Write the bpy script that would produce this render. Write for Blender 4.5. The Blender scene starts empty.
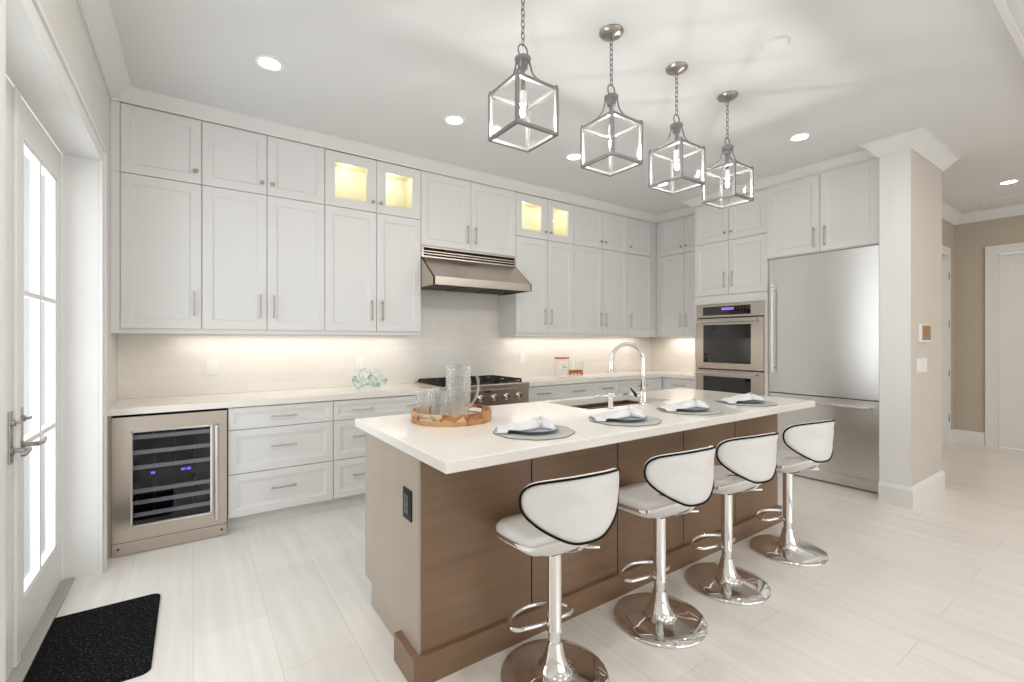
import bpy, bmesh, math, random
from mathutils import Vector, Matrix
random.seed(4)
PI = math.pi
scene = bpy.context.scene
COL = scene.collection

# ------------------------------------------------------------------ camera
cam_d = bpy.data.cameras.new('camera')
cam_d.sensor_width = 36.0
cam_d.lens = 459.4 / 1024.0 * 36.0
cam_d.clip_start = 0.03
cam = bpy.data.objects.new('camera', cam_d)
cam.location = (0.0, 0.0, 1.3276)
cam.rotation_euler = (PI / 2, 0.0, -0.6066)
COL.objects.link(cam)
scene.camera = cam

# ------------------------------------------------------------------ world, exposure, daylight and fill
scene.view_settings.view_transform = 'Standard'
scene.view_settings.look = 'None'
scene.view_settings.gamma = 1.0
scene.view_settings.use_curve_mapping = False
scene.view_settings.exposure = -0.33
world = bpy.data.worlds.new('sky')
scene.world = world
world.use_nodes = True
wb = world.node_tree.nodes['Background']
wb.inputs['Color'].default_value = (0.93, 0.97, 1.0, 1)
wb.inputs['Strength'].default_value = 1.25


def area(name, loc, rot, sx, sy, power, color=(1, 1, 1), spread=None):
    d = bpy.data.lights.new(name, 'AREA')
    d.shape = 'RECTANGLE'
    d.size, d.size_y = sx, sy
    d.energy = power
    d.color = color
    if spread is not None:
        d.spread = spread
    o = bpy.data.objects.new(name, d)
    o.location = loc
    o.rotation_euler = rot
    COL.objects.link(o)
    return o


# unseen light panel behind the camera, added as soft frontal fill
area('rear_fill_light', (3.6, -4.45, 1.35), (PI / 2, 0, 0), 7.0, 2.3, 90, (0.93, 0.97, 1.0))
# unseen ceiling lamps, added to light the floor; the warm ones light the hall
for x, y, col, p in ((0.37, 1.712, (1, 0.96, 0.90), 9), (0.37, 0.4, (1, 0.96, 0.90), 9), (1.6, 0.4, (1, 0.96, 0.90), 9), (2.8, 0.4, (1, 0.96, 0.90), 9), (4.1, 0.2, (1, 0.94, 0.86), 9),
                     (1.6, -1.6, (1, 0.96, 0.90), 9), (4.1, -1.6, (1, 0.94, 0.86), 9), (6.9, 0.2, (1, 0.72, 0.45), 9), (6.6, -1.2, (1, 0.74, 0.48), 7)):
    o_ = area('unseen_ceiling_lamp', (x, y, 2.92), (0, 0, 0), 0.11, 0.11, p, col)
    o_.data.shape = 'DISK'
# daylight through the french doors
area('daylight_garden_doors', (-0.95, 2.67, 1.25), (0, -PI / 2, 0), 2.0, 1.6, 42, (0.90, 0.96, 1.0))

# ------------------------------------------------------------------ materials


def lin(c):
    c = c / 255.0
    return c / 12.92 if c <= 0.04045 else ((c + 0.055) / 1.055) ** 2.4


def rgb(r, g, b):
    return (lin(r), lin(g), lin(b), 1.0)


def mat(name, color, rough=0.5, metal=0.0, noise=0.0, scale=(8, 8, 8), bump=0.0, spec=None, coat=0.0):
    """principled material with a little procedural variation"""
    m = bpy.data.materials.new(name)
    m.use_nodes = True
    nt = m.node_tree
    b = nt.nodes['Principled BSDF']
    b.inputs['Roughness'].default_value = rough
    b.inputs['Metallic'].default_value = metal
    if spec is not None:
        b.inputs['Specular IOR Level'].default_value = spec
    if coat:
        b.inputs['Coat Weight'].default_value = coat
        b.inputs['Coat Roughness'].default_value = 0.05
    tc = nt.nodes.new('ShaderNodeTexCoord')
    mp = nt.nodes.new('ShaderNodeMapping')
    mp.inputs['Scale'].default_value = scale
    nz = nt.nodes.new('ShaderNodeTexNoise')
    nz.inputs['Scale'].default_value = 1.0
    nz.inputs['Detail'].default_value = 4.0
    nt.links.new(tc.outputs['Object'], mp.inputs['Vector'])
    nt.links.new(mp.outputs['Vector'], nz.inputs['Vector'])
    mx = nt.nodes.new('ShaderNodeMix')
    mx.data_type = 'RGBA'
    c1 = tuple(max(0.0, c * (1 - noise)) for c in color[:3]) + (1,)
    c2 = tuple(min(1.0, c * (1 + noise)) for c in color[:3]) + (1,)
    mx.inputs[6].default_value = c1
    mx.inputs[7].default_value = c2
    nt.links.new(nz.outputs['Fac'], mx.inputs[0])
    nt.links.new(mx.outputs[2], b.inputs['Base Color'])
    if bump:
        bp = nt.nodes.new('ShaderNodeBump')
        bp.inputs['Strength'].default_value = bump
        bp.inputs['Distance'].default_value = 0.002
        nt.links.new(nz.outputs['Fac'], bp.inputs['Height'])
        nt.links.new(bp.outputs['Normal'], b.inputs['Normal'])
    return m


def thin_glass(name, tint=(1, 1, 1, 1), refl=0.9):
    m = bpy.data.materials.new(name)
    m.use_nodes = True
    nt = m.node_tree
    nt.nodes.clear()
    out = nt.nodes.new('ShaderNodeOutputMaterial')
    mix = nt.nodes.new('ShaderNodeMixShader')
    tr = nt.nodes.new('ShaderNodeBsdfTransparent')
    tr.inputs['Color'].default_value = tint
    gl = nt.nodes.new('ShaderNodeBsdfGlossy')
    gl.inputs['Roughness'].default_value = 0.02
    fr = nt.nodes.new('ShaderNodeLayerWeight')
    fr.inputs['Blend'].default_value = 0.5
    pw = nt.nodes.new('ShaderNodeMath')
    pw.operation = 'POWER'
    pw.inputs[1].default_value = 5.0
    nt.links.new(fr.outputs['Facing'], pw.inputs[0])
    ml = nt.nodes.new('ShaderNodeMath')
    ml.operation = 'MULTIPLY_ADD'
    ml.inputs[1].default_value = 0.9 * refl
    ml.inputs[2].default_value = 0.035 * refl
    nt.links.new(pw.outputs[0], ml.inputs[0])
    nt.links.new(ml.outputs[0], mix.inputs[0])
    nt.links.new(tr.outputs[0], mix.inputs[1])
    nt.links.new(gl.outputs[0], mix.inputs[2])
    nt.links.new(mix.outputs[0], out.inputs[0])
    return m


def solid_glass(name, color, share=0.5, rough=0.0):
    """drinking-glass look: part refraction, part clear so that it stays bright"""
    m = bpy.data.materials.new(name)
    m.use_nodes = True
    nt = m.node_tree
    nt.nodes.clear()
    out = nt.nodes.new('ShaderNodeOutputMaterial')
    mix = nt.nodes.new('ShaderNodeMixShader')
    mix.inputs[0].default_value = share
    tr = nt.nodes.new('ShaderNodeBsdfTransparent')
    tr.inputs['Color'].default_value = tuple(0.5 + 0.5 * c for c in color[:3]) + (1,)
    gl = nt.nodes.new('ShaderNodeBsdfGlass')
    gl.inputs['Color'].default_value = color
    gl.inputs['Roughness'].default_value = rough
    gl.inputs['IOR'].default_value = 1.45
    nt.links.new(tr.outputs[0], mix.inputs[1])
    nt.links.new(gl.outputs[0], mix.inputs[2])
    nt.links.new(mix.outputs[0], out.inputs[0])
    return m


def emit(name, color, strength):
    m = bpy.data.materials.new(name)
    m.use_nodes = True
    nt = m.node_tree
    b = nt.nodes['Principled BSDF']
    b.inputs['Base Color'].default_value = color
    b.inputs['Emission Color'].default_value = color
    b.inputs['Emission Strength'].default_value = strength
    return m


def tile_mat(name, c1, c2, mortar, bw, bh, msize, rough, rot=(0, 0, 0), swap=False, streak=0.0, offset=0.5, bump=0.3, shift=(0, 0, 0)):
    m = bpy.data.materials.new(name)
    m.use_nodes = True
    nt = m.node_tree
    b = nt.nodes['Principled BSDF']
    b.inputs['Roughness'].default_value = rough
    tc = nt.nodes.new('ShaderNodeTexCoord')
    mp = nt.nodes.new('ShaderNodeMapping')
    mp.inputs['Rotation'].default_value = rot
    mp.inputs['Location'].default_value = shift
    nt.links.new(tc.outputs['Object'], mp.inputs['Vector'])
    br = nt.nodes.new('ShaderNodeTexBrick')
    br.offset = offset
    br.inputs['Scale'].default_value = 1.0
    br.inputs['Brick Width'].default_value = bw
    br.inputs['Row Height'].default_value = bh
    br.inputs['Mortar Size'].default_value = msize
    br.inputs['Mortar Smooth'].default_value = 0.3
    br.inputs['Color1'].default_value = c1
    br.inputs['Color2'].default_value = c2
    br.inputs['Mortar'].default_value = mortar
    nt.links.new(mp.outputs['Vector'], br.inputs['Vector'])
    col = br.outputs['Color']
    if streak:
        m2 = nt.nodes.new('ShaderNodeMapping')
        m2.inputs['Scale'].default_value = (22, 1.3, 22)
        nt.links.new(tc.outputs['Object'], m2.inputs['Vector'])
        nz = nt.nodes.new('ShaderNodeTexNoise')
        nz.inputs['Scale'].default_value = 1.0
        nz.inputs['Detail'].default_value = 5.0
        nz.inputs['Distortion'].default_value = 0.4
        nt.links.new(m2.outputs['Vector'], nz.inputs['Vector'])
        rp = nt.nodes.new('ShaderNodeValToRGB')
        rp.color_ramp.elements[0].position = 0.3
        rp.color_ramp.elements[0].color = (1 - streak,) * 3 + (1,)
        rp.color_ramp.elements[1].position = 0.7
        rp.color_ramp.elements[1].color = (1, 1, 1, 1)
        nt.links.new(nz.outputs['Fac'], rp.inputs[0])
        mx = nt.nodes.new('ShaderNodeMix')
        mx.data_type = 'RGBA'
        mx.blend_type = 'MULTIPLY'
        mx.inputs[0].default_value = 1.0
        nt.links.new(col, mx.inputs[6])
        nt.links.new(rp.outputs[0], mx.inputs[7])
        col = mx.outputs[2]
    nt.links.new(col, b.inputs['Base Color'])
    if bump:
        bp = nt.nodes.new('ShaderNodeBump')
        bp.invert = True
        bp.inputs['Strength'].default_value = bump
        bp.inputs['Distance'].default_value = 0.002
        nt.links.new(br.outputs['Fac'], bp.inputs['Height'])
        nt.links.new(bp.outputs['Normal'], b.inputs['Normal'])
    return m


def mosaic_wood(name):
    m = bpy.data.materials.new(name)
    m.use_nodes = True
    nt = m.node_tree
    b = nt.nodes['Principled BSDF']
    b.inputs['Roughness'].default_value = 0.4
    tc = nt.nodes.new('ShaderNodeTexCoord')
    mp = nt.nodes.new('ShaderNodeMapping')
    mp.inputs['Scale'].default_value = (26, 26, 40)
    vo = nt.nodes.new('ShaderNodeTexVoronoi')
    vo.inputs['Scale'].default_value = 1.0
    rp = nt.nodes.new('ShaderNodeValToRGB')
    els = rp.color_ramp.elements
    els[0].position, els[0].color = 0.1, rgb(118, 66, 38)
    els[1].position, els[1].color = 0.9, rgb(226, 198, 152)
    for p, c in ((0.35, rgb(182, 130, 82)), (0.6, rgb(204, 164, 112)), (0.75, rgb(160, 92, 50))):
        e = els.new(p)
        e.color = c
    nt.links.new(tc.outputs['Object'], mp.inputs['Vector'])
    nt.links.new(mp.outputs['Vector'], vo.inputs['Vector'])
    nt.links.new(vo.outputs['Color'], rp.inputs[0])
    nt.links.new(rp.outputs[0], b.inputs['Base Color'])
    return m


def speckle(name, base, dot):
    m = mat(name, base, 0.9, spec=0.08)
    nt = m.node_tree
    b = nt.nodes['Principled BSDF']
    tc = nt.nodes.new('ShaderNodeTexCoord')
    nz = nt.nodes.new('ShaderNodeTexNoise')
    nz.inputs['Scale'].default_value = 110.0
    nz.inputs['Detail'].default_value = 3.0
    rp = nt.nodes.new('ShaderNodeValToRGB')
    rp.color_ramp.elements[0].position = 0.55
    rp.color_ramp.elements[0].color = base
    rp.color_ramp.elements[1].position = 0.68
    rp.color_ramp.elements[1].color = dot
    nt.links.new(tc.outputs['Object'], nz.inputs['Vector'])
    nt.links.new(nz.outputs['Fac'], rp.inputs[0])
    nt.links.new(rp.outputs[0], b.inputs['Base Color'])
    bp = nt.nodes.new('ShaderNodeBump')
    bp.inputs['Strength'].default_value = 0.6
    bp.inputs['Distance'].default_value = 0.004
    nt.links.new(nz.outputs['Fac'], bp.inputs['Height'])
    nt.links.new(bp.outputs['Normal'], b.inputs['Normal'])
    return m


M = {
    'ceiling': mat('ceiling_paint', rgb(226, 226, 226), 0.85, noise=0.01, scale=(2, 2, 2)),
    'wall': mat('wall_paint', rgb(224, 221, 216), 0.8, noise=0.01, scale=(2, 2, 2)),
    'beige': mat('beige_wall_paint', rgb(192, 182, 168), 0.8, noise=0.015, scale=(2, 2, 2)),
    'beige_light': mat('greige_wall_paint', rgb(206, 198, 188), 0.8, noise=0.012, scale=(2, 2, 2)),
    'trim': mat('white_trim_paint', rgb(232, 231, 229), 0.42, noise=0.01, scale=(3, 3, 3)),
    'cab': mat('white_cabinet_paint', rgb(226, 225, 223), 0.42, noise=0.012, scale=(2, 2, 2)),
    'cab_in': mat('cabinet_interior', rgb(236, 232, 212), 0.6, noise=0.01),
    'quartz': mat('white_quartz', rgb(238, 233, 226), 0.12, noise=0.03, scale=(5, 5, 5)),
    'steel': mat('brushed_steel', (0.56, 0.495, 0.43, 1), 0.27, 1.0, noise=0.06, scale=(2, 2, 160), bump=0.04),
    'steel_v': mat('brushed_steel_sheet', (0.77, 0.76, 0.74, 1), 0.28, 1.0, noise=0.04, scale=(160, 160, 2), bump=0.03),
    'steel_dark': mat('dark_steel', (0.10, 0.09, 0.085, 1), 0.35, 1.0, noise=0.1),
    'chrome': mat('polished_chrome', (0.86, 0.85, 0.84, 1), 0.05, 1.0, noise=0.01),
    'nickel': mat('satin_nickel', (0.42, 0.39, 0.36, 1), 0.3, 1.0, noise=0.04, scale=(30, 30, 30)),
    'lantern': mat('pewter_lantern_metal', (0.21, 0.205, 0.20, 1), 0.42, 0.35, noise=0.08, scale=(30, 30, 30)),
    'island': mat('stained_oak_warm_lit', rgb(130, 102, 78), 0.34, noise=0.24, scale=(1.6, 14, 26), bump=0.05),  # brown warmed to hold the light on the island front in its colour
    'island_side': mat('stained_oak_daylit', rgb(172, 159, 145), 0.4, noise=0.10, scale=(24, 14, 2), bump=0.05),  # same veneer as the front, paler and greyer: daylight put into the colour
    'black': mat('black_plastic', (0.012, 0.012, 0.013, 1), 0.35, spec=0.2, noise=0.1),
    'iron': mat('cast_iron', (0.022, 0.016, 0.013, 1), 0.55, spec=0.2, noise=0.3, scale=(40, 40, 40)),
    'dark_gap': mat('dark_lining_gap_shade', (0.015, 0.013, 0.012, 1), 0.7, spec=0.2, noise=0.1),
    'blackglass': mat('black_glass', (0.012, 0.010, 0.009, 1), 0.04, noise=0.1, spec=0.9),
    'leather': mat('white_leather', rgb(232, 231, 229), 0.42, noise=0.015, scale=(40, 40, 40), bump=0.03),
    'piping': mat('black_piping', (0.006, 0.005, 0.005, 1), 0.6, spec=0.15, noise=0.1),
    'plastic': mat('white_plastic', rgb(240, 238, 234), 0.35, noise=0.01),
    'bronze': mat('bronze_screen', rgb(150, 104, 44), 0.25, noise=0.06),
    'mat': speckle('black_mat_fibre', (0.006, 0.006, 0.006, 1), (0.05, 0.05, 0.05, 1)),
    'threshold': mat('grey_threshold', rgb(176, 172, 165), 0.4, noise=0.05),
    'tray': mosaic_wood('mosaic_wood'),
    'plate': mat('pale_blue_ceramic', rgb(196, 206, 217), 0.15, noise=0.02),
    'plate_rim': mat('slate_glaze', rgb(84, 98, 112), 0.2, noise=0.05),
    'placemat': mat('sage_placemat', rgb(184, 184, 176), 0.6, noise=0.12, scale=(60, 60, 60), bump=0.3),
    'placemat_edge': mat('grey_cord', rgb(128, 130, 122), 0.6, noise=0.1),
    'napkin': mat('white_linen', rgb(222, 223, 226), 0.85, noise=0.03, scale=(80, 80, 80), bump=0.1),
    'aqua': mat('aqua_glass_glaze', rgb(176, 216, 210), 0.06, noise=0.18, scale=(30, 30, 30), spec=0.8),
    'copper': mat('copper_lid', rgb(196, 112, 72), 0.35, 0.3, noise=0.1, scale=(40, 40, 40)),
    'ink': mat('grey_ink', rgb(150, 146, 138), 0.6, noise=0.02),
    'paving': mat('pale_paving', rgb(226, 226, 222), 0.9, noise=0.04, scale=(3, 3, 3)),
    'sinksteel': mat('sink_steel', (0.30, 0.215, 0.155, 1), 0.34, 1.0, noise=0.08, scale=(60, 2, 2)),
    'shelfwood': mat('shelf_front', (0.42, 0.41, 0.40, 1), 0.35, 0.8, noise=0.08, scale=(3, 3, 80)),
    'glass': thin_glass('clear_pane'),
    'lantern_glass': thin_glass('lantern_pane', (1, 1, 1, 1), 0.12),
    'coolglass': thin_glass('tinted_pane', (0.82, 0.82, 0.86, 1), 0.8),
    'crystal': solid_glass('crystal', (0.985, 0.995, 0.995, 1), 0.34),
    'bulb': emit('lit_bulb', (1.0, 0.98, 0.95, 1), 1050.0),
    'can': emit('lit_downlight', (1.0, 0.95, 0.88, 1), 22.0),
    'puck': emit('lit_puck', (1.0, 0.95, 0.75, 1), 6.0),
    'purple': emit('purple_display', (0.30, 0.14, 0.8, 1), 0.8),
    'blue': emit('blue_display', (0.10, 0.10, 1.0, 1), 3.0),
}
for k_ in ('steel_v', 'steel'):
    nt_ = M[k_].node_tree
    b_ = nt_.nodes['Principled BSDF']
    b_.inputs['Anisotropic'].default_value = 0.92 if k_ == 'steel_v' else 0.7
    tg_ = nt_.nodes.new('ShaderNodeTangent')
    tg_.direction_type = 'RADIAL'
    tg_.axis = 'Z'
    nt_.links.new(tg_.outputs[0], b_.inputs['Tangent'])
    b_.inputs['Anisotropic Rotation'].default_value = 0.25 if k_ == 'steel_v' else 0.0
nt_ = M['crystal'].node_tree
vo_ = nt_.nodes.new('ShaderNodeTexVoronoi')
vo_.inputs['Scale'].default_value = 48.0
bp_ = nt_.nodes.new('ShaderNodeBump')
bp_.inputs['Strength'].default_value = 0.9
bp_.inputs['Distance'].default_value = 0.010
tc_ = nt_.nodes.new('ShaderNodeTexCoord')
nt_.links.new(tc_.outputs['Object'], vo_.inputs['Vector'])
nt_.links.new(vo_.outputs['Distance'], bp_.inputs['Height'])
gl_ = [n for n in nt_.nodes if n.type == 'BSDF_GLASS'][0]
nt_.links.new(bp_.outputs['Normal'], gl_.inputs['Normal'])
out_ = [n for n in nt_.nodes if n.type == 'OUTPUT_MATERIAL'][0]
df_ = nt_.nodes.new('ShaderNodeBsdfTranslucent')
df_.inputs['Color'].default_value = (0.93, 0.96, 0.97, 1)
mx_ = nt_.nodes.new('ShaderNodeMixShader')
mx_.inputs[0].default_value = 0.10
nt_.links.new(out_.inputs[0].links[0].from_socket, mx_.inputs[1])
nt_.links.new(df_.outputs[0], mx_.inputs[2])
nt_.links.new(mx_.outputs[0], out_.inputs[0])
M['tile'] = tile_mat('white_subway_tile', rgb(236, 230, 221), rgb(232, 226, 217), rgb(224, 217, 208), 0.305, 0.0762, 0.0016, 0.16,
                     rot=(-PI / 2, 0, 0), shift=(0.1, 0.914, 0))
M['tile_side'] = tile_mat('white_subway_tile_return', rgb(236, 230, 221), rgb(232, 226, 217), rgb(224, 217, 208), 0.305, 0.0762, 0.0016, 0.16,
                          rot=(0, PI / 2, PI / 2))
M['floor'] = tile_mat('cream_floor_tile', rgb(240, 236, 230), rgb(235, 231, 225), rgb(212, 208, 202), 0.93, 0.2955, 0.0016, 0.28,
                      rot=(0, 0, PI / 2), streak=0.10, bump=0.15, shift=(0.18, 0.0, 0))

# ------------------------------------------------------------------ mesh helpers


class MB:
    def __init__(self):
        self.bm = bmesh.new()

    def box(self, x0, x1, y0, y1, z0, z1, bevel=0.0):
        r = bmesh.ops.create_cube(self.bm, size=1.0)
        vs = r['verts']
        for v in vs:
            v.co = Vector(((x0 + x1) / 2 + v.co.x * (x1 - x0), (y0 + y1) / 2 + v.co.y * (y1 - y0), (z0 + z1) / 2 + v.co.z * (z1 - z0)))
        if bevel > 0:
            es = list({e for v in vs for e in v.link_edges})
            bmesh.ops.bevel(self.bm, geom=es, offset=bevel, segments=2, affect='EDGES', profile=0.6)
        return self

    def grid_faces(self, rings, close_u=True, cap0=False, cap1=False):
        """rings: list of lists of Vectors, all the same length"""
        bm = self.bm
        rv = [[bm.verts.new(p) for p in r] for r in rings]
        n = len(rv[0])
        for a, b in zip(rv[:-1], rv[1:]):
            for i in range(n if close_u else n - 1):
                j = (i + 1) % n
                try:
                    bm.faces.new((a[i], a[j], b[j], b[i]))
                except ValueError:
                    pass
        if cap0:
            bm.faces.new(list(reversed(rv[0])))
        if cap1:
            bm.faces.new(rv[-1])
        return rv

    def lathe(self, prof, n=32, c=(0, 0, 0), cap0=False, cap1=False, axis='Z'):
        rings = []
        for r, z in prof:
            ring = []
            for i in range(n):
                a = 2 * PI * i / n
                if axis == 'Z':
                    ring.append(Vector((c[0] + r * math.cos(a), c[1] + r * math.sin(a), c[2] + z)))
                elif axis == 'Y':
                    ring.append(Vector((c[0] + r * math.cos(a), c[1] + z, c[2] - r * math.sin(a))))
                else:
                    ring.append(Vector((c[0] + z, c[1] + r * math.cos(a), c[2] + r * math.sin(a))))
            rings.append(ring)
        self.grid_faces(rings, True, cap0, cap1)
        return self

    def tube(self, pts, r, n=10, closed=False):
        pts = [Vector(p) for p in pts]
        rr = r if isinstance(r, (list, tuple)) else [r] * len(pts)
        m = len(pts)
        rings = []
        prev = None
        for i, p in enumerate(pts):
            if closed:
                t = pts[(i + 1) % m] - pts[(i - 1) % m]
            elif i == 0:
                t = pts[1] - p
            elif i == m - 1:
                t = p - pts[i - 1]
            else:
                t = pts[i + 1] - pts[i - 1]
            t.normalize()
            if prev is None:
                a = Vector((0, 0, 1)) if abs(t.z) < 0.9 else Vector((1, 0, 0))
                u = t.cross(a).normalized()
            else:
                u = (prev - t * prev.dot(t)).normalized()
            prev = u
            w = t.cross(u)
            rings.append([p + (u * math.cos(2 * PI * k / n) + w * math.sin(2 * PI * k / n)) * rr[i] for k in range(n)])
        if closed:
            # align the last ring with the first
            best, bo = 1e9, 0
            for off in range(n):
                d = (rings[-1][off] - rings[0][0]).length
                if d < best:
                    best, bo = d, off
            rings.append([rings[0][(k - bo) % n] for k in range(n)])
            self.grid_faces(rings, True)
            bmesh.ops.remove_doubles(self.bm, verts=self.bm.verts, dist=1e-6)
        else:
            self.grid_faces(rings, True, True, True)
        return self

    def prism(self, poly, axis, a0, a1):
        """poly of 2-D points extruded along an axis ('x': points are (y,z); 'y': (x,z); 'z': (x,y))"""
        def P(q, a):
            return Vector((a, q[0], q[1])) if axis == 'x' else Vector((q[0], a, q[1])) if axis == 'y' else Vector((q[0], q[1], a))
        self.grid_faces([[P(q, a0) for q in poly], [P(q, a1) for q in poly]], True, True, True)
        return self

    def sphere(self, c, r, seg=20, ring=12, sc=(1, 1, 1)):
        res = bmesh.ops.create_uvsphere(self.bm, u_segments=seg, v_segments=ring, radius=r)
        for v in res['verts']:
            v.co = Vector((c[0] + v.co.x * sc[0], c[1] + v.co.y * sc[1], c[2] + v.co.z * sc[2]))
        return self

    def sweep(self, path, prof):
        """mitred moulding: path of (x,y), prof of (out,z); out is to the right of the direction of travel"""
        n = len(path)
        rings = []
        for i in range(n):
            p = Vector(path[i])
            d0 = (Vector(path[i]) - Vector(path[i - 1])).normalized() if i > 0 else None
            d1 = (Vector(path[i + 1]) - Vector(path[i])).normalized() if i < n - 1 else None
            d0 = d0 or d1
            d1 = d1 or d0
            n0, n1 = Vector((d0.y, -d0.x)), Vector((d1.y, -d1.x))
            mvec = n0 + n1
            mvec = mvec / (mvec.dot(n0))
            rings.append([Vector((p.x + mvec.x * o, p.y + mvec.y * o, z)) for o, z in prof])
        self.grid_faces(rings, True, True, True)
        return self

    def obj(self, name, m, parent=None, smooth=False, angle=None, loc=None):
        bm = self.bm
        bmesh.ops.recalc_face_normals(bm, faces=bm.faces)
        me = bpy.data.meshes.new(name)
        bm.to_mesh(me)
        bm.free()
        if smooth:
            for p in me.polygons:
                p.use_smooth = True
            if angle:
                me.set_sharp_from_angle(angle=angle)
        mats = m if isinstance(m, (list, tuple)) else [m]
        for x in mats:
            me.materials.append(x)
        o = bpy.data.objects.new(name, me)
        COL.objects.link(o)
        if parent is not None:
            o.parent = parent
        if loc:
            o.location = loc
        return o


def B(*boxes, bevel=0.0):
    mb = MB()
    for b in boxes:
        mb.box(*b, bevel=bevel)
    return mb


def tag(o, label, cat, group=None):
    o['label'] = label
    o['category'] = cat
    if group:
        o['group'] = group
    return o


def thing(name, label, cat, loc=(0, 0, 0), rz=0.0, group=None):
    o = bpy.data.objects.new(name, None)
    o.empty_display_size = 0.05
    COL.objects.link(o)
    o.location = loc
    o.rotation_euler = (0, 0, rz)
    return tag(o, label, cat, group)


def copy_tree(o, parent=None):
    c = o.copy()
    COL.objects.link(c)
    if parent is not None:
        c.parent = parent
        c.matrix_parent_inverse = o.matrix_parent_inverse.copy()
    for ch in list(o.children):
        copy_tree(ch, c)
    return c


def struct(o):
    o['kind'] = 'structure'
    return o


def catmull(pts, n=8, closed=False):
    pts = [Vector(p) for p in pts]
    m = len(pts)
    out = []
    rng = range(m) if closed else range(m - 1)
    for i in rng:
        g = (lambda k: pts[k % m]) if closed else (lambda k: pts[min(max(k, 0), m - 1)])
        p0, p1, p2, p3 = g(i - 1), g(i), g(i + 1), g(i + 2)
        for k in range(n):
            t = k / n
            out.append(0.5 * ((2 * p1) + (p2 - p0) * t + (2 * p0 - 5 * p1 + 4 * p2 - p3) * t * t + (3 * p1 - p0 - 3 * p2 + p3) * t ** 3))
    if not closed:
        out.append(pts[-1])
    return out


# ------------------------------------------------------------------ the room
ZC = 2.965            # ceiling
XL = -0.4416          # left wall face
YW = 4.268            # back wall face
XR = 5.405            # right wall face (behind the cabinets)
YU = 3.93             # upper cabinet fronts
ZUB, ZUM, ZUT = 1.4105, 2.4353, 2.891
XH = 8.22             # far hall wall
YH = 1.65             # hall side wall
YB = -4.5             # rear of the room

struct(B((XL - 0.16, XH + 0.12, YB - 0.1, YW + 0.14, -0.12, 0.0)).obj('floor', M['floor']))
struct(B((XL - 0.16, XH + 0.12, YB - 0.1, YW + 0.14, ZC, ZC + 0.12)).obj('ceiling', M['ceiling']))
# shallow dropped ceiling band over the next room, with its bead
struct(B((2.2, XH, -1.0, 0.455, ZC - 0.035, ZC - 0.0005)).obj('ceiling', M['ceiling']))
struct(B((2.2, XH, 0.455, 0.485, ZC - 0.045, ZC - 0.0005), bevel=0.004).obj('trim_1', M['trim']))
DY0, DY1, DZ = 1.84, 3.495, 2.365     # french door opening
struct(B((XL - 0.15, XL, DY1, YW + 0.14, 0.0, ZC), (XL - 0.15, XL, YB, DY0, 0.0, ZC), (XL - 0.15, XL, DY0, DY1, DZ, ZC)).obj('wall_left', M['wall']))
struct(B((XL - 0.15, XR + 0.12, YW, YW + 0.14, 0.0, ZC)).obj('wall_back', M['wall']))
struct(B((XR, 5.5284, 1.393, YW, 0.0, ZC)).obj('wall_right', M['wall']))
pw_ = struct(B((4.6727, 5.5284, 1.19, 1.393, 0.0, ZC)).obj('wall_partition', [M['trim'], M['beige_light']]))
for f_ in pw_.data.polygons:       # the broad end is painted in the hall's greige
    if f_.normal.y < -0.5 or f_.normal.x > 0.5:
        f_.material_index = 1
# hall: side wall with a doorway, end wall with a door
HD0, HD1 = 7.02, 7.88
struct(B((5.5284, HD0, YH, YH + 0.12, 0, ZC), (HD1, XH, YH, YH + 0.12, 0, ZC), (HD0, HD1, YH, YH + 0.12, 2.42, ZC)).obj('wall_hall', M['beige']))
ED0, ED1 = 0.36, 1.262
struct(B((XH, XH + 0.12, ED1, YH + 0.12, 0, ZC), (XH, XH + 0.12, YB, ED0, 0, ZC), (XH, XH + 0.12, ED0, ED1, 2.42, ZC)).obj('wall_hall_end', M['beige']))
# unseen rear wall; its framed, unglazed opening is added to let fill light in
struct(B((XL - 0.15, 0.1, YB - 0.1, YB, 0, ZC), (7.1, XH + 0.12, YB - 0.1, YB, 0, ZC), (0.1, 7.1, YB - 0.1, YB, 2.5, ZC), (0.1, 7.1, YB - 0.1, YB, 0, 0.2)).obj('wall_rear', M['wall']))
struct(B((0.1, 7.1, YB - 0.08, YB - 0.02, 0.2, 0.26), (0.1, 7.1, YB - 0.08, YB - 0.02, 2.44, 2.5),
         *[(x - 0.03, x + 0.03, YB - 0.08, YB - 0.02, 0.26, 2.44) for x in (0.13, 1.86, 3.6, 5.34, 7.07)]).obj('added_window_1', M['trim']))
# ground outside the doors
struct(B((-6.0, XL - 0.16, -3.0, 9.0, -0.22, -0.05)).obj('floor_terrace', M['paving']))

# mouldings
def crown_profile(zb, w, zt=None):
    zt = zt or ZC - 0.0005
    h = zt - zb
    return [(0, zb), (0.012, zb), (0.014, zb + 0.10 * h), (0.25 * w, zb + 0.2 * h), (0.42 * w, zb + 0.38 * h), (0.62 * w, zb + 0.66 * h),
            (0.86 * w, zb + 0.84 * h), (0.9 * w, zb + 0.88 * h), (w, zb + 0.9 * h), (w, zt), (0, zt)]

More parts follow.
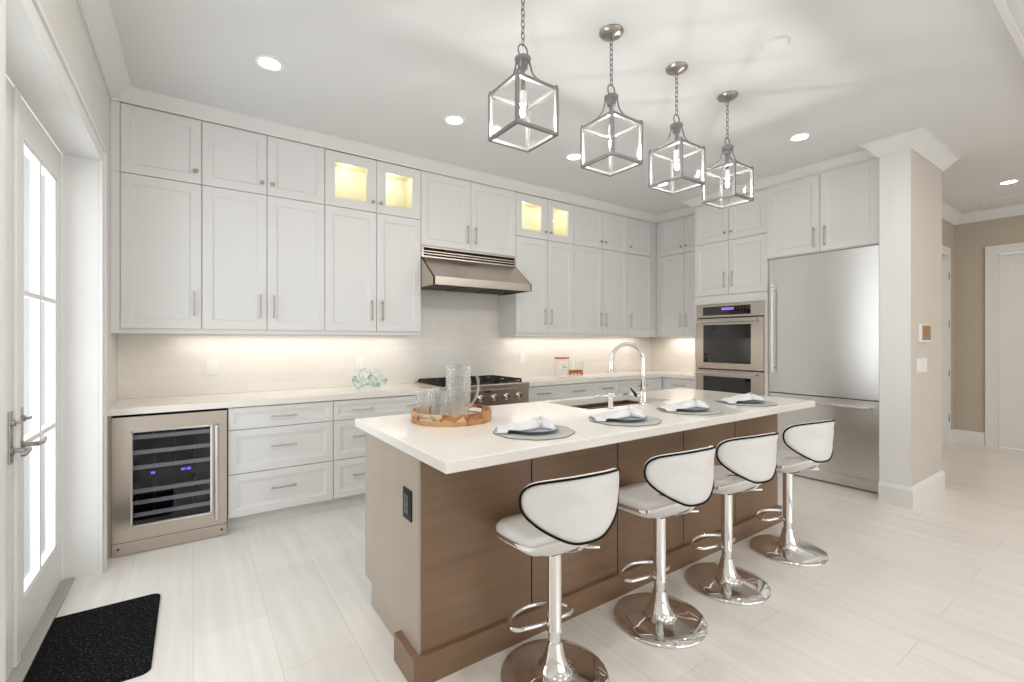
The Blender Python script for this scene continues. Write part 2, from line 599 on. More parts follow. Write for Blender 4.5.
G = 0.0008
struct(MB().sweep([(XL + G, YB), (XL + G, YU - G), (5.0716 - G, YU - G), (5.0716 - G, 3.2 - G), (4.82 - G, 3.2 - G), (4.82 - G, 1.394)],
                  crown_profile(2.893, 0.112)).obj('trim_2', M['trim'], smooth=True, angle=0.5))
struct(MB().sweep([(4.80, 1.394 + G), (4.6727 - G, 1.394 + G), (4.6727 - G, 1.19 - G), (5.5284 + G, 1.19 - G), (5.5284 + G, YH - G), (XH - G, YH - G), (XH - G, 0.46)],
                  crown_profile(2.849, 0.106)).obj('trim_3', M['trim'], smooth=True, angle=0.5))
base_prof = [(0, 0.0), (0.017, 0.0), (0.017, 0.135), (0.012, 0.150), (0.006, 0.163), (0.0, 0.170)]
struct(MB().sweep([(4.6727 - G, 1.394), (4.6727 - G, 1.19 - G), (5.5284 + G, 1.19 - G), (5.5284 + G, YH - G), (HD0 - 0.1, YH - G)], base_prof).obj('baseboard_partition', M['trim']))
struct(MB().sweep([(HD1 + 0.1, YH - G), (XH - G, YH - G), (XH - G, ED1 + 0.1)], base_prof).obj('baseboard_hall', M['trim']))

# casing of the french doors (both legs and the head), on the room side
def casing(y0, y1, zt, w):
    mb = MB()
    for a, b in ((0.0, w - 0.022), (w - 0.022, w)):
        t = 0.016 if a == 0 else 0.026
        mb.box(XL + G, XL + t, y1 + a, y1 + b, 0, zt + b)
        mb.box(XL + G, XL + t, y0 - b, y0 - a, 0, zt + b)
        mb.box(XL + G, XL + t, y0 - a, y1 + a, zt + a, zt + b)
    return mb
struct(casing(DY0, DY1 - 0.012, DZ - 0.012, 0.092).obj('trim_4', M['trim']))
# jamb lining
struct(B((XL - 0.149, XL, DY1 - 0.012, DY1 - G, 0, DZ - 0.012), (XL - 0.149, XL, DY0 + G, DY0 + 0.012, 0, DZ - 0.012), (XL - 0.149, XL, DY0 + G, DY1 - G, DZ - 0.012, DZ - G)).obj('trim_5', M['trim']))
struct(B((XL - 0.155, XL - 0.10, DY0 + 0.013, DY1 - 0.013, 0.0005, 0.018), bevel=0.004).obj('trim_6', M['threshold']))

# french door leaves: local x = 0 at hinge side, panels built straight in world coordinates
def leaf(name, y0, y1, stile, plate_y, lever_dir):
    x0, x1 = XL - 0.195, XL - 0.150
    zb, zt = 0.020, DZ - 0.018
    g0, g1, gz0, gz1 = y0 + stile, y1 - stile, 0.235, 2.185
    mb = B((x0, x1, y0, g0, zb, zt), (x0, x1, g1, y1, zb, zt), (x0, x1, g0, g1, zb, gz0), (x0, x1, g0, g1, gz1, zt))
    mw = 0.011
    ym = (g0 + g1) / 2
    mb.box(x0 + 0.006, x1 - 0.006, ym - mw, ym + mw, gz0, gz1)
    for k in (1, 2):
        z = gz0 + (gz1 - gz0) * k / 3
        mb.box(x0 + 0.007, x1 - 0.007, g0, g1, z - mw, z + mw)
    # glazing bead
    for (a, b, c, d) in ((g0, g0 + 0.012, gz0, gz1), (g1 - 0.012, g1, gz0, gz1)):
        mb.box(x1 - 0.014, x1 - 0.004, a, b, c, d)
    mb.box(x1 - 0.014, x1 - 0.004, g0, g1, gz0, gz0 + 0.012)
    mb.box(x1 - 0.014, x1 - 0.004, g0, g1, gz1 - 0.012, gz1)
    d = struct(mb.obj(name, M['trim']))
    B((x0 + 0.019, x0 + 0.025, g0 + 0.001, g1 - 0.001, gz0 + 0.001, gz1 - 0.001)).obj('pane', M['glass'], d)
    # lever set on a tall plate
    pl = B((x1, x1 + 0.006, plate_y - 0.022, plate_y + 0.022, 0.845, 1.050), bevel=0.0025)
    pl = pl.obj('handle_plate', M['nickel'], d)
    lv = MB()
    lv.lathe([(0.017, 0.0), (0.017, 0.006), (0.010, 0.010), (0.009, 0.050)], 16, (x1 + 0.006, plate_y, 0.895), True, True, axis='X')
    pts = [(x1 + 0.052, plate_y - 0.01 * lever_dir, 0.895), (x1 + 0.056, plate_y + 0.03 * lever_dir, 0.896), (x1 + 0.055, plate_y + 0.075 * lever_dir, 0.890), (x1 + 0.052, plate_y + 0.125 * lever_dir, 0.897)]
    lv.tube(catmull(pts, 5), [0.010] * 8 + [0.009] * 4 + [0.007] * 4, 10)
    lv.obj('handle', M['nickel'], d, smooth=True, angle=0.7)
    tk = MB()
    tk.lathe([(0.014, 0.0), (0.013, 0.010), (0.006, 0.012), (0.006, 0.02)], 14, (x1 + 0.006, plate_y, 1.005), True, True, axis='X')
    tk.box(x1 + 0.024, x1 + 0.030, plate_y - 0.004, plate_y + 0.034, 0.999, 1.011, bevel=0.002)
    tk.obj('thumb_turn', M['nickel'], d, smooth=True, angle=0.7)
    return d
leaf('door_1', 2.672, DY1 - 0.014, 0.115, 2.735, 1)
d2 = leaf('door_2', DY0 + 0.014, 2.666, 0.115, 2.602, -1)
B((XL - 0.150, XL - 0.138, 2.640, 2.690, 0.022, DZ - 0.02), bevel=0.003).obj('astragal', M['trim'], d2)

# hall doors
def hall_door(name, along, a0, a1, face, zt=2.405):
    """shaker door set in a hall wall; along: 'y' (wall facing -X) or 'x' (wall facing -Y)"""
    def bx(mb, u0, u1, d0, d1, z0, z1, bevel=0.0):
        if along == 'y':
            mb.box(face + d0, face + d1, u0, u1, z0, z1, bevel)
        else:
            mb.box(u0, u1, face + d0, face + d1, z0, z1, bevel)
    mb = MB()
    s = 0.115
    d0, d1 = 0.045, 0.085
    rails = [(0.01, 0.22), (0.86, 0.98), (1.72, 1.84), (zt - s, zt)]
    bx(mb, a0, a0 + s, d0, d1, 0.01, zt)
    bx(mb, a1 - s, a1, d0, d1, 0.01, zt)
    for z0, z1 in rails:
        bx(mb, a0 + s, a1 - s, d0, d1, z0, z1)
    bx(mb, a0 + s, a1 - s, d0 + 0.012, d1 - 0.012, 0.2, zt - 0.1)
    door = struct(mb.obj(name, M['trim']))
    kb = MB()
    if along == 'y':
        kb.lathe([(0.026, 0), (0.026, 0.006), (0.009, 0.01), (0.009, 0.03), (0.026, 0.04), (0.024, 0.058), (0.012, 0.064)], 16, (face + 0.045, a0 + 0.06, 0.96), True, True, axis='X')
        for v in kb.bm.verts:
            v.co.x = 2 * (face + 0.045) - v.co.x
    else:
        kb.lathe([(0.026, 0), (0.026, 0.006), (0.009, 0.01), (0.009, 0.03), (0.026, 0.04), (0.024, 0.058), (0.012, 0.064)], 16, (a0 + 0.06, face + 0.045, 0.96), True, True, axis='Y')
        for v in kb.bm.verts:
            v.co.y = 2 * (face + 0.045) - v.co.y
    kb.obj('knob', M['nickel'], door, smooth=True, angle=0.7)
    return door
hall_door('door_3', 'y', ED0 + 0.014, ED1 - 0.014, XH)
hall_door('door_4', 'x', HD0 + 0.014, HD1 - 0.014, YH)
cs = MB()
w = 0.095
cs.box(XH - 0.018, XH - G, ED1 - 0.012, ED1 + w, 0, 2.42 + w)
cs.box(XH - 0.018, XH - G, ED0 - w, ED0 + 0.012, 0, 2.42 + w)
cs.box(XH - 0.018, XH - G, ED0 + 0.012, ED1 - 0.012, 2.408, 2.42 + w)
cs.box(XH, XH + 0.12, ED1 - 0.012, ED1 - G, 0, 2.42)
cs.box(XH, XH + 0.12, ED0 + G, ED0 + 0.012, 0, 2.42)
cs.box(XH - 0.024, XH - 0.018, ED1 + w - 0.02, ED1 + w, 0, 2.42 + w)
struct(cs.obj('trim_7', M['trim']))
cs = MB()
cs.box(HD1 - 0.012, HD1 + w, YH - 0.018, YH - G, 0, 2.42 + w)
cs.box(HD0 - w, HD0 + 0.012, YH - 0.018, YH - G, 0, 2.42 + w)
cs.box(HD0 + 0.012, HD1 - 0.012, YH - 0.018, YH - G, 2.408, 2.42 + w)
cs.box(HD1 - 0.012, HD1 - G, YH, YH + 0.12, 0, 2.42)
cs.box(HD0 + G, HD0 + 0.012, YH, YH + 0.12, 0, 2.42)
t8 = struct(cs.obj('trim_8', M['trim']))
for z in (0.35, 0.92, 1.55, 2.15):
    mb = MB().lathe([(0.006, -0.045), (0.006, 0.045)], 10, (HD1 - 0.004, YH - 0.026, z), True, True)
    mb.obj('hinge', M['nickel'], t8)

# tiled backsplash on the back wall and its return on the right wall
struct(B((XL + 0.001, 1.713, YW - 0.009, YW - G, 0.914, ZUB - 0.03), (1.713, 2.778, YW - 0.009, YW - G, 0.914, 2.1), (2.778, XR - 0.01, YW - 0.009, YW - G, 0.914, ZUB - 0.03)).obj('wall_tile', M['tile']))
struct(B((XR - 0.009, XR - G, 3.205, YW - 0.01, 0.914, ZUB - 0.03)).obj('wall_tile_return', M['tile_side']))

# ------------------------------------------------------------------ cabinet builders
# a cabinet's local frame: x along the run (left to right as seen), y = 0 at the door faces, +y into the wall, z up


def shaker_mesh(mb, x0, x1, z0, z1, t=0.02, rail=0.062, dep=0.009, hole=False, wide=False):
    """front with a stepped recessed panel (or an opening)"""
    bm = mb.bm
    def ring(i, y):
        return [Vector((x0 + i, y, z0 + i)), Vector((x1 - i, y, z0 + i)), Vector((x1 - i, y, z1 - i)), Vector((x0 + i, y, z1 - i))]
    steps = [(0.0, t), (0.0, 0.0015), (0.0015, 0.0), (rail, 0.0), (rail + 0.005, 0.004)]
    if wide:
        steps += [(rail + 0.016, 0.005), (rail + 0.020, dep)]
    else:
        steps += [(rail + 0.010, dep)]
    if hole:
        steps = [(0.0, t), (0.0, 0.0015), (0.0015, 0.0), (rail, 0.0), (rail + 0.005, 0.004), (rail + 0.008, t), (0.0, t)]
        mb.grid_faces([ring(i, y) for i, y in steps], True)
        bmesh.ops.remove_doubles(bm, verts=bm.verts, dist=1e-6)
    else:
        mb.grid_faces([ring(i, y) for i, y in steps], True, True, True)
    return mb


def pull_mesh(cx, cz, length, vertical):
    mb = MB()
    h = length / 2
    r = 0.0055
    if vertical:
        mb.tube([(cx, -0.030, cz - h), (cx, -0.030, cz + h)], r, 8)
        for s in (-1, 1):
            mb.tube([(cx, 0.0, cz + s * h * 0.8), (cx, -0.028, cz + s * h * 0.8)], r * 0.9, 8)
    else:
        mb.tube([(cx - h, -0.030, cz), (cx + h, -0.030, cz)], r, 8)
        for s in (-1, 1):
            mb.tube([(cx + s * h * 0.8, 0.0, cz), (cx + s * h * 0.8, -0.028, cz)], r * 0.9, 8)
    return mb


def knob_mesh(cx, cz):
    return MB().lathe([(0.006, 0.0), (0.006, -0.014), (0.014, -0.018), (0.015, -0.026), (0.009, -0.031)], 14, (cx, 0.0, cz), True, True, axis='Y')


GAP = 0.0024


def cabinet(name, label, cat, group, loc, rz, x1, z0, z1, depth, fronts, body=None, toe=False):
    """fronts: list of (kind, x0, x1, z0, z1, hardware...)"""
    t = thing(name, label, cat, loc, rz, group)
    lit = any(f[0] == 'glass' for f in fronts)
    f0 = 0.0205
    if lit:
        # an open carcass with visible, lit inside
        s = 0.018
        mb = B((0, s, f0, depth, z0, z1), (x1 - s, x1, f0, depth, z0, z1), (s, x1 - s, f0, depth, z0, z0 + s), (s, x1 - s, f0, depth, z1 - s, z1), (s, x1 - s, depth - s, depth, z0 + s, z1 - s))
        mb.obj('body', M['cab_in'], t)
    else:
        mb = body or B((0, x1, f0, depth, z0, z1))
        mb.obj('body', M['cab'], t)
    if toe:
        B((0, x1, 0.075, depth, 0.0, z0 - G)).obj('toe_kick', M['cab'], t)
    for f in fronts:
        kind, a, b, c, d = f[:5]
        hw = f[5] if len(f) > 5 else None
        g = GAP
        mb = MB()
        if kind == 'filler':
            B((a, b, 0.001, f0, c, d)).obj('filler', M['cab'], t)
            continue
        wide = kind == 'drawer'
        rail = 0.062 if (d - c) > 0.24 else 0.034
        if kind == 'drawer' and (d - c) > 0.24:
            rail = 0.05
        shaker_mesh(mb, a + g, b - g, c + g, d - g, rail=rail if kind != 'glass' else 0.074, hole=(kind == 'glass'), wide=wide)
        o = mb.obj('door' if kind != 'drawer' else 'drawer', M['cab'], t)
        if kind == 'glass':
            B((a + 0.078, b - 0.078, 0.011, 0.015, c + 0.078, d - 0.078)).obj('pane', M['glass'], o)
        if hw:
            for h in hw:
                if h[0] == 'v':
                    pull_mesh(h[1], h[2], h[3], True).obj('handle', M['nickel'], o, smooth=True, angle=0.7)
                elif h[0] == 'h':
                    pull_mesh(h[1], h[2], h[3], False).obj('handle', M['nickel'], o, smooth=True, angle=0.7)
                else:
                    knob_mesh(h[1], h[2]).obj('knob', M['nickel'], o, smooth=True, angle=0.7)
    return t


HB = ZUB + 0.178    # centre of the pulls on the tall wall doors


def wall_pair(loc, rz, w, mid, labels, glass=False, lower_group='tall white wall cabinets', upper_group='short top cabinets'):
    """a two-door wall cabinet and the two-door top cabinet standing on it"""
    d = 0.336
    fl = [('door', 0, mid, ZUB, ZUM, [('v', mid - 0.045, HB, 0.175)]), ('door', mid, w, ZUB, ZUM, [('v', mid + 0.045, HB, 0.175)])]
    cabinet('wall_cabinet', labels[0], 'wall cabinet', lower_group, loc, rz, w, ZUB - 0.03, ZUM - 0.001, d, fl)
    k = 'glass' if glass else 'door'
    fu = [(k, 0, mid, ZUM, ZUT, [('k', mid - 0.036, ZUM + 0.085)]), (k, mid, w, ZUM, ZUT, [('k', mid + 0.036, ZUM + 0.085)])]
    t = cabinet('top_cabinet', labels[1], 'wall cabinet', upper_group, loc, rz, w, ZUM, ZC - 0.002 if not glass else ZUT + 0.004, d, fu)
    if glass:
        for cx in (mid * 0.56, mid + (w - mid) * 0.5):
            MB().lathe([(0.030, 0.0), (0.030, -0.008), (0.022, -0.010)], 18, (cx, 0.17, ZUT - 0.0145), True, True).obj('puck_light', M['puck'], t)
            ld = bpy.data.lights.new('cabinet_puck', 'POINT')
            ld.energy = 1.0
            ld.color = (1.0, 0.95, 0.74)
            ld.shadow_soft_size = 0.03
            lo = bpy.data.objects.new('cabinet_puck', ld)
            lo.location = (loc[0] + cx, loc[1] + 0.17, ZUT - 0.06)
            COL.objects.link(lo)
    return t


# -- back wall uppers, from the left wall
LOC = lambda x: (x, YU, 0.0)
d = 0.336
xa0, xa1 = -0.394, 0.05
cabinet('wall_cabinet', 'tall single-door white wall cabinet beside the glazed door, above the wine cooler', 'wall cabinet', 'tall white wall cabinets',
        LOC(XL + 0.001), 0, xa1 - XL - 0.001, ZUB - 0.03, ZUM - 0.001, d,
        [('filler', 0, xa0 - XL - 0.002, ZUB - 0.03, ZUM - 0.002), ('door', xa0 - XL - 0.001, xa1 - XL - 0.001, ZUB, ZUM, [('v', xa1 - XL - 0.045, HB, 0.175)])])
cabinet('top_cabinet', 'single-door short top cabinet in the left corner next to the garden door', 'wall cabinet', 'short top cabinets',
        LOC(XL + 0.001), 0, xa1 - XL - 0.001, ZUM, ZC - 0.002, d,
        [('filler', 0, xa0 - XL - 0.002, ZUM, ZUT + 0.03), ('door', xa0 - XL - 0.001, xa1 - XL - 0.001, ZUM, ZUT, [('k', xa1 - XL - 0.036, ZUM + 0.085)])])
wall_pair(LOC(0.05), 0, 0.828, 0.411, ('tall two-door white wall cabinet, second from the left, over the stack of drawers',
                                       'short two-door top cabinet between the corner one and the lit glass pair'))
wall_pair(LOC(0.878), 0, 0.835, 0.425, ('tall two-door white wall cabinet just left of the steel hood, under lit glass doors',
                                        'lit glass-fronted top cabinet left of the range hood'), glass=True)
wall_pair(LOC(2.778), 0, 0.816, 0.427, ('tall two-door white wall cabinet just right of the steel hood, under lit glass doors',
                                        'lit glass-fronted top cabinet right of the range hood'), glass=True)
wall_pair(LOC(3.594), 0, 0.915, 0.470, ('tall two-door white wall cabinet between the lit glass unit and the corner one',
                                        'short two-door solid top cabinet right of the lit glass one by the hood'))
cabinet('wall_cabinet', 'narrow single-door tall wall cabinet in the back right corner', 'wall cabinet', 'tall white wall cabinets', LOC(4.509), 0, 5.0705 - 4.509, ZUB - 0.03, ZUM - 0.001, d,
        [('door', 0, 0.468, ZUB, ZUM, [('v', 0.045, HB, 0.175)]), ('filler', 0.470, 0.5605, ZUB - 0.03, ZUM - 0.002)])
cabinet('top_cabinet', 'single-door short top cabinet in the back right corner', 'wall cabinet', 'short top cabinets', LOC(4.509), 0, 5.0705 - 4.509, ZUM, ZC - 0.002, d,
        [('door', 0, 0.468, ZUM, ZUT, [('k', 0.036, ZUM + 0.085)]), ('filler', 0.470, 0.5605, ZUM, ZUT + 0.03)])
# over the hood
cabinet('wall_cabinet', 'two-door white wall cabinet with long pulls directly above the range hood', 'wall cabinet', None, LOC(1.713), 0, 1.065, 2.206, ZC - 0.002, d,
        [('door', 0, 0.525, 2.208, ZUT, [('v', 0.48, 2.36, 0.175)]), ('door', 0.525, 1.065, 2.208, ZUT, [('v', 0.57, 2.36, 0.175)])])
# -- right wall uppers (facing -X)
RW = -PI / 2
LR = lambda y, x=5.0716: (x, y, 0.0)
d = 0.332
cabinet('wall_cabinet', 'tall two-door wall cabinet on the right wall between corner and oven tower', 'wall cabinet', 'tall white wall cabinets', LR(3.929), RW, 0.726, ZUB - 0.03, ZUM - 0.001, d,
        [('filler', 0, 0.053, ZUB - 0.03, ZUM - 0.002), ('door', 0.055, 0.415, ZUB, ZUM, [('v', 0.37, HB, 0.175)]), ('door', 0.415, 0.724, ZUB, ZUM, [('v', 0.46, HB, 0.175)])])
cabinet('top_cabinet', 'short two-door top cabinet on the right wall beside the oven tower', 'wall cabinet', 'short top cabinets', LR(3.929), RW, 0.726, ZUM, ZC - 0.002, d,
        [('filler', 0, 0.053, ZUM, ZUT + 0.03), ('door', 0.055, 0.415, ZUM, ZUT, [('k', 0.379, ZUM + 0.085)]), ('door', 0.415, 0.724, ZUM, ZUT, [('k', 0.451, ZUM + 0.085)])])
# -- oven tower
TW = 0.828
td = XR - 4.82 - 0.001
tb = B((0, TW, 0.0205, td, 1.80, ZC - 0.002), (0, TW, 0.0205, td, 0.1, 0.415), (0, 0.030, 0.0205, td, 0.415, 1.80), (TW - 0.030, TW, 0.0205, td, 0.415, 1.80), (0.03, TW - 0.03, td - 0.02, td, 0.415, 1.8))
cabinet('oven_cabinet', 'tall white cabinet tower that holds the double wall oven', 'tall cabinet', None, LR(3.1975, 4.82), RW, TW, 0.1, ZC, td,
        [('door', 0, TW / 2, ZUM, ZUT, [('k', TW / 2 - 0.036, ZUM + 0.085)]), ('door', TW / 2, TW, ZUM, ZUT, [('k', TW / 2 + 0.036, ZUM + 0.085)]),
         ('door', 0, TW / 2, 1.838, ZUM, [('v', TW / 2 - 0.045, 2.005, 0.175)]), ('door', TW / 2, TW, 1.838, ZUM, [('v', TW / 2 + 0.045, 2.005, 0.175)]),
         ('filler', 0, TW, 1.745, 1.836), ('filler', 0, 0.028, 0.42, 1.744), ('filler', TW - 0.028, TW, 0.42, 1.744),
         ('drawer', 0, TW, 0.105, 0.412, [('h', TW / 2, 0.26, 0.2)])], body=tb, toe=True)
# -- cabinet over the refrigerator with its side panel
rd = XR - 4.80 - 0.001
rb = B((0, 0.972, 0.0205, rd, 2.160, ZC - 0.002))
rt = cabinet('refrigerator_cabinet', 'two-door white cabinet above the steel refrigerator', 'wall cabinet', None, LR(2.368, 4.80), RW, 0.972, 2.16, ZC, rd,
             [('door', 0, 0.484, 2.166, ZUT, [('v', 0.44, 2.30, 0.19)]), ('door', 0.484, 0.938, 2.166, ZUT, [('v', 0.528, 2.30, 0.19)]), ('filler', 0.939, 0.972, 0.002, ZUT + 0.03)], body=rb)
B((0.945, 0.972, 0.0205, rd, 0.0, 2.159)).obj('side_panel', M['cab'], rt)

# -- base cabinets on the back wall: door faces at Y = 3.70
YD = 3.70
bd = YW - YD - 0.002
DR = [(0.105, 0.403), (0.403, 0.71), (0.71, 0.866)]


def drawer_base(label, x0, w, pulls, loc=None, rz=0, body_d=bd):
    fr = []
    for z0, z1 in DR:
        fr.append(('drawer', 0, w, z0, z1, [('h', w * p, (z0 + z1) / 2 + (0.02 if z1 - z0 > 0.2 else 0), 0.17) for p in pulls]))
    return cabinet('base_cabinet', label, 'base cabinet', 'white drawer base cabinets', loc or (x0, YD, 0), rz, w, 0.1, 0.870, body_d, fr, toe=True)


drawer_base('white three-drawer base cabinet directly right of the wine cooler', 0.196, 0.692, (0.5,))
drawer_base('wide white drawer base cabinet between the wine cooler drawers and the range', 0.889, 0.899, (0.25, 0.75))
drawer_base('wide white drawer base cabinet immediately right of the range', 2.712, 0.973, (0.25, 0.75))
drawer_base('narrow white drawer base cabinet behind the island faucet', 3.686, 0.405, (0.5,))
drawer_base('white corner drawer base cabinet at the back right', 4.092, 0.799, (0.5,))
# under the rangetop (behind the island)
cabinet('base_cabinet', 'white two-door base cabinet underneath the range', 'base cabinet', None, (1.789, YD, 0), 0, 0.922, 0.1, 0.700, bd,
        [('door', 0, 0.461, 0.105, 0.698, [('v', 0.415, 0.58, 0.17)]), ('door', 0.461, 0.922, 0.105, 0.698, [('v', 0.507, 0.58, 0.17)])], toe=True)
# right wall base (between the corner and the oven tower), faces at X = 4.893
drawer_base('white drawer base cabinet on the right wall beside the oven tower', 0, 0.478, (0.5,), loc=(4.893, 3.68, 0), rz=RW, body_d=XR - 4.893 - 0.002)
B((-0.019, -0.0005, 0.001, 0.0205, 0.1, 0.870)).obj('corner_filler', M['cab'], bpy.data.objects[[o.name for o in bpy.data.objects if o.name.startswith('base_cabinet')][-1]])

# countertops
B((XL + 0.001, 1.788, 3.678, YW - 0.0095, 0.8715, 0.914), bevel=0.003).obj('countertop', M['quartz'])
o = bpy.data.objects['countertop']
tag(o, 'white quartz countertop left of the range, over the wine cooler and drawers', 'countertop')
mb = MB().prism([(2.712, 3.678), (4.871, 3.678), (4.871, 3.200), (XR - 0.0095, 3.200), (XR - 0.0095, YW - 0.0095), (2.712, YW - 0.0095)], 'z', 0.8715, 0.914)
tag(mb.obj('countertop', M['quartz']), 'L-shaped white quartz countertop right of the range, turning the back corner', 'countertop')

# ------------------------------------------------------------------ wine cooler
wc = thing('wine_cooler', 'stainless under-counter wine cooler with glass door beside the garden doors', 'wine cooler', (-0.410, 3.69, 0))
W_, f0 = 0.599, 0.0
s = 0.02
B((0, s, 0.05, 0.56, 0.09, 0.862), (W_ - s, W_, 0.05, 0.56, 0.09, 0.862), (s, W_ - s, 0.05, 0.56, 0.09, 0.11), (s, W_ - s, 0.05, 0.56, 0.842, 0.862), (s, W_ - s, 0.54, 0.56, 0.11, 0.842)).obj('body', M['dark_gap'], wc)
fx0, fx1, fz0, fz1 = 0.094, 0.510, 0.172, 0.762
dr = B((0, fx0, 0, 0.045, 0.085, 0.855), (fx1, W_, 0, 0.045, 0.085, 0.855), (fx0, fx1, 0, 0.045, 0.085, fz0), (fx0, fx1, 0, 0.045, fz1, 0.855)).obj('door', M['steel'], wc)
B((fx0 - 0.004, fx0 + 0.006, -0.002, 0.02, fz0 - 0.004, fz1 + 0.004), (fx1 - 0.006, fx1 + 0.004, -0.002, 0.02, fz0 - 0.004, fz1 + 0.004), (fx0, fx1, -0.002, 0.02, fz0 - 0.004, fz0 + 0.006), (fx0, fx1, -0.002, 0.02, fz1 - 0.006, fz1 + 0.004)).obj('pane_frame', M['steel_v'], dr)
B((fx0 + 0.001, fx1 - 0.001, 0.014, 0.02, fz0 + 0.001, fz1 - 0.001)).obj('pane', M['coolglass'], dr)
mb = MB().tube([(0.540, -0.045, 0.135), (0.540, -0.045, 0.765)], 0.013, 14)
for z in (0.19, 0.71):
    mb.tube([(0.540, 0.0, z), (0.540, -0.04, z)], 0.009, 10)
mb.obj('handle', M['steel_v'], dr, smooth=True, angle=0.7)
B((0.0, W_, 0.004, 0.05, 0.004, 0.080), bevel=0.002).obj('kick_plate', M['steel'], wc)
for x in (0.03, W_ - 0.03):
    MB().lathe([(0.008, 0), (0.007, -0.003)], 12, (x, 0.004, 0.045), True, True, axis='Y').obj('screw', M['steel_dark'], wc)
for z in (0.715, 0.618, 0.522, 0.372, 0.300, 0.222):
    mb = B((0.03, W_ - 0.03, 0.062, 0.075, z - 0.013, z + 0.013))
    for x in [0.08 + k * 0.11 for k in range(5)]:
        mb.box(x, x + 0.008, 0.075, 0.52, z - 0.006, z)
    mb.obj('shelf', M['shelfwood'], wc)
dp = B((0.10, 0.50, 0.07, 0.11, 0.440, 0.500)).obj('control_panel', M['black'], wc)
for x in (0.185, 0.345, 0.375):
    B((x, x + 0.022, 0.068, 0.07, 0.470, 0.484)).obj('display', M['blue'], dp)
B((-0.030, -0.003, 0.02, 0.5, 0, 0.868)).obj('side_filler', mat('beige_filler', rgb(190, 176, 150), 0.5, noise=0.03), wc)

# ------------------------------------------------------------------ range hood
hd = thing('range_hood', 'stainless steel range hood under the wall cabinet above the cooktop', 'range hood', (1.7145, 3.66, 0))
HW = 1.062
# canopy: sloped shell with the lip, hollow below
D0 = YU - 3.66
mb = MB()
prof_out = [(D0 + 0.001, 2.102), (0.0, 1.893), (0.0, 1.822), (0.012, 1.822), (0.012, 1.885), (D0 + 0.001, 2.092)]
mb.prism(prof_out, 'x', 0.0, HW)
side = [(D0 + 0.001, 2.102), (0.0, 1.893), (0.0, 1.822), (D0 + 0.325, 1.822), (D0 + 0.325, 2.102)]
mb.prism(side, 'x', 0.0, 0.012)
mb.prism(side, 'x', HW - 0.012, HW)
mb.box(0.012, HW - 0.012, D0, D0 + 0.325, 2.09, 2.102)
mb.obj('canopy', M['steel'], hd)
mb = B((0, HW, D0 - 0.006, D0 + 0.02, 2.190, 2.204), (0, HW, D0 - 0.006, D0 + 0.02, 2.1025, 2.114), (0, 0.022, D0 - 0.006, D0 + 0.02, 2.114, 2.19), (HW - 0.022, HW, D0 - 0.006, D0 + 0.02, 2.114, 2.19))
for z in (2.136, 2.160):
    mb.box(0.022, HW - 0.022, D0 - 0.002, D0 + 0.016, z - 0.005, z + 0.005)
vg = mb.obj('vent_grille', M['steel'], hd)
B((0.0, HW, D0 + 0.021, D0 + 0.325, 2.1025, 2.204)).obj('duct_box', M['dark_gap'], hd)
for k in range(3):
    x0 = 0.02 + k * (HW - 0.04) / 3
    x1 = x0 + (HW - 0.04) / 3 - 0.006
    mb = B((x0, x1, 0.03, D0 + 0.30, 1.845, 1.850))
    n = 14
    for j in range(n):
        y = 0.04 + j * (D0 + 0.25) / n
        mb.box(x0 + 0.01, x1 - 0.01, y, y + 0.016, 1.832, 1.845)
    mb.obj('baffle_filter', M['steel_dark'], hd)

# ------------------------------------------------------------------ rangetop
rg = thing('rangetop', 'stainless gas rangetop with black grates set in the back counter', 'cooktop', (1.7895, 3.62, 0))
RWd = 0.921
ry1 = YW - 3.62 - 0.01
mb = MB().prism([(0.0, 0.705), (ry1, 0.705), (ry1, 0.925), (0.06, 0.925), (-0.004, 0.925), (-0.012, 0.915), (-0.012, 0.882), (0.0, 0.868)], 'x', 0.0, RWd)
mb.obj('body', M['steel'], rg)
B((0.02, RWd - 0.02, 0.075, ry1 - 0.02, 0.9255, 0.930)).obj('burner_pan', M['iron'], rg)
for k in range(3):
    gw = (RWd - 0.05) / 3
    x0 = 0.025 + k * gw + 0.002
    x1 = x0 + gw - 0.004
    y0, y1 = 0.08, ry1 - 0.03
    zt = 0.958
    mb = MB()
    for (a, b, c, e) in ((x0, x1, y0, y0 + 0.014), (x0, x1, y1 - 0.014, y1), (x0, x0 + 0.014, y0, y1), (x1 - 0.014, x1, y0, y1), (x0, x1, (y0 + y1) / 2 - 0.007, (y0 + y1) / 2 + 0.007)):
        mb.box(a, b, c, e, zt - 0.016, zt, bevel=0.003)
    for yc in (y0 + (y1 - y0) * 0.25, y0 + (y1 - y0) * 0.75):
        xc = (x0 + x1) / 2
        for s_ in (-1, 1):
            mb.box(min(xc + s_ * 0.035, xc + s_ * gw / 2), max(xc + s_ * 0.035, xc + s_ * (gw / 2 - 0.004)), yc - 0.006, yc + 0.006, zt - 0.014, zt, bevel=0.002)
            mb.box(xc - 0.006, xc + 0.006, min(yc + s_ * 0.035, yc + s_ * 0.12), max(yc + s_ * 0.035, yc + s_ * 0.12), zt - 0.014, zt, bevel=0.002)
    for xx in (x0, x1 - 0.014):
        for yy in (y0, y1 - 0.014):
            mb.box(xx, xx + 0.014, yy, yy + 0.014, 0.930, zt - 0.016)
    mb.obj('grate', M['iron'], rg)
    for yc in (y0 + (y1 - y0) * 0.25, y0 + (y1 - y0) * 0.75):
        MB().lathe([(0.045, 0.930), (0.045, 0.936), (0.034, 0.938), (0.034, 0.944), (0.028, 0.947)], 24, ((x0 + x1) / 2, yc, 0), True, True).obj('burner', M['iron'], rg)
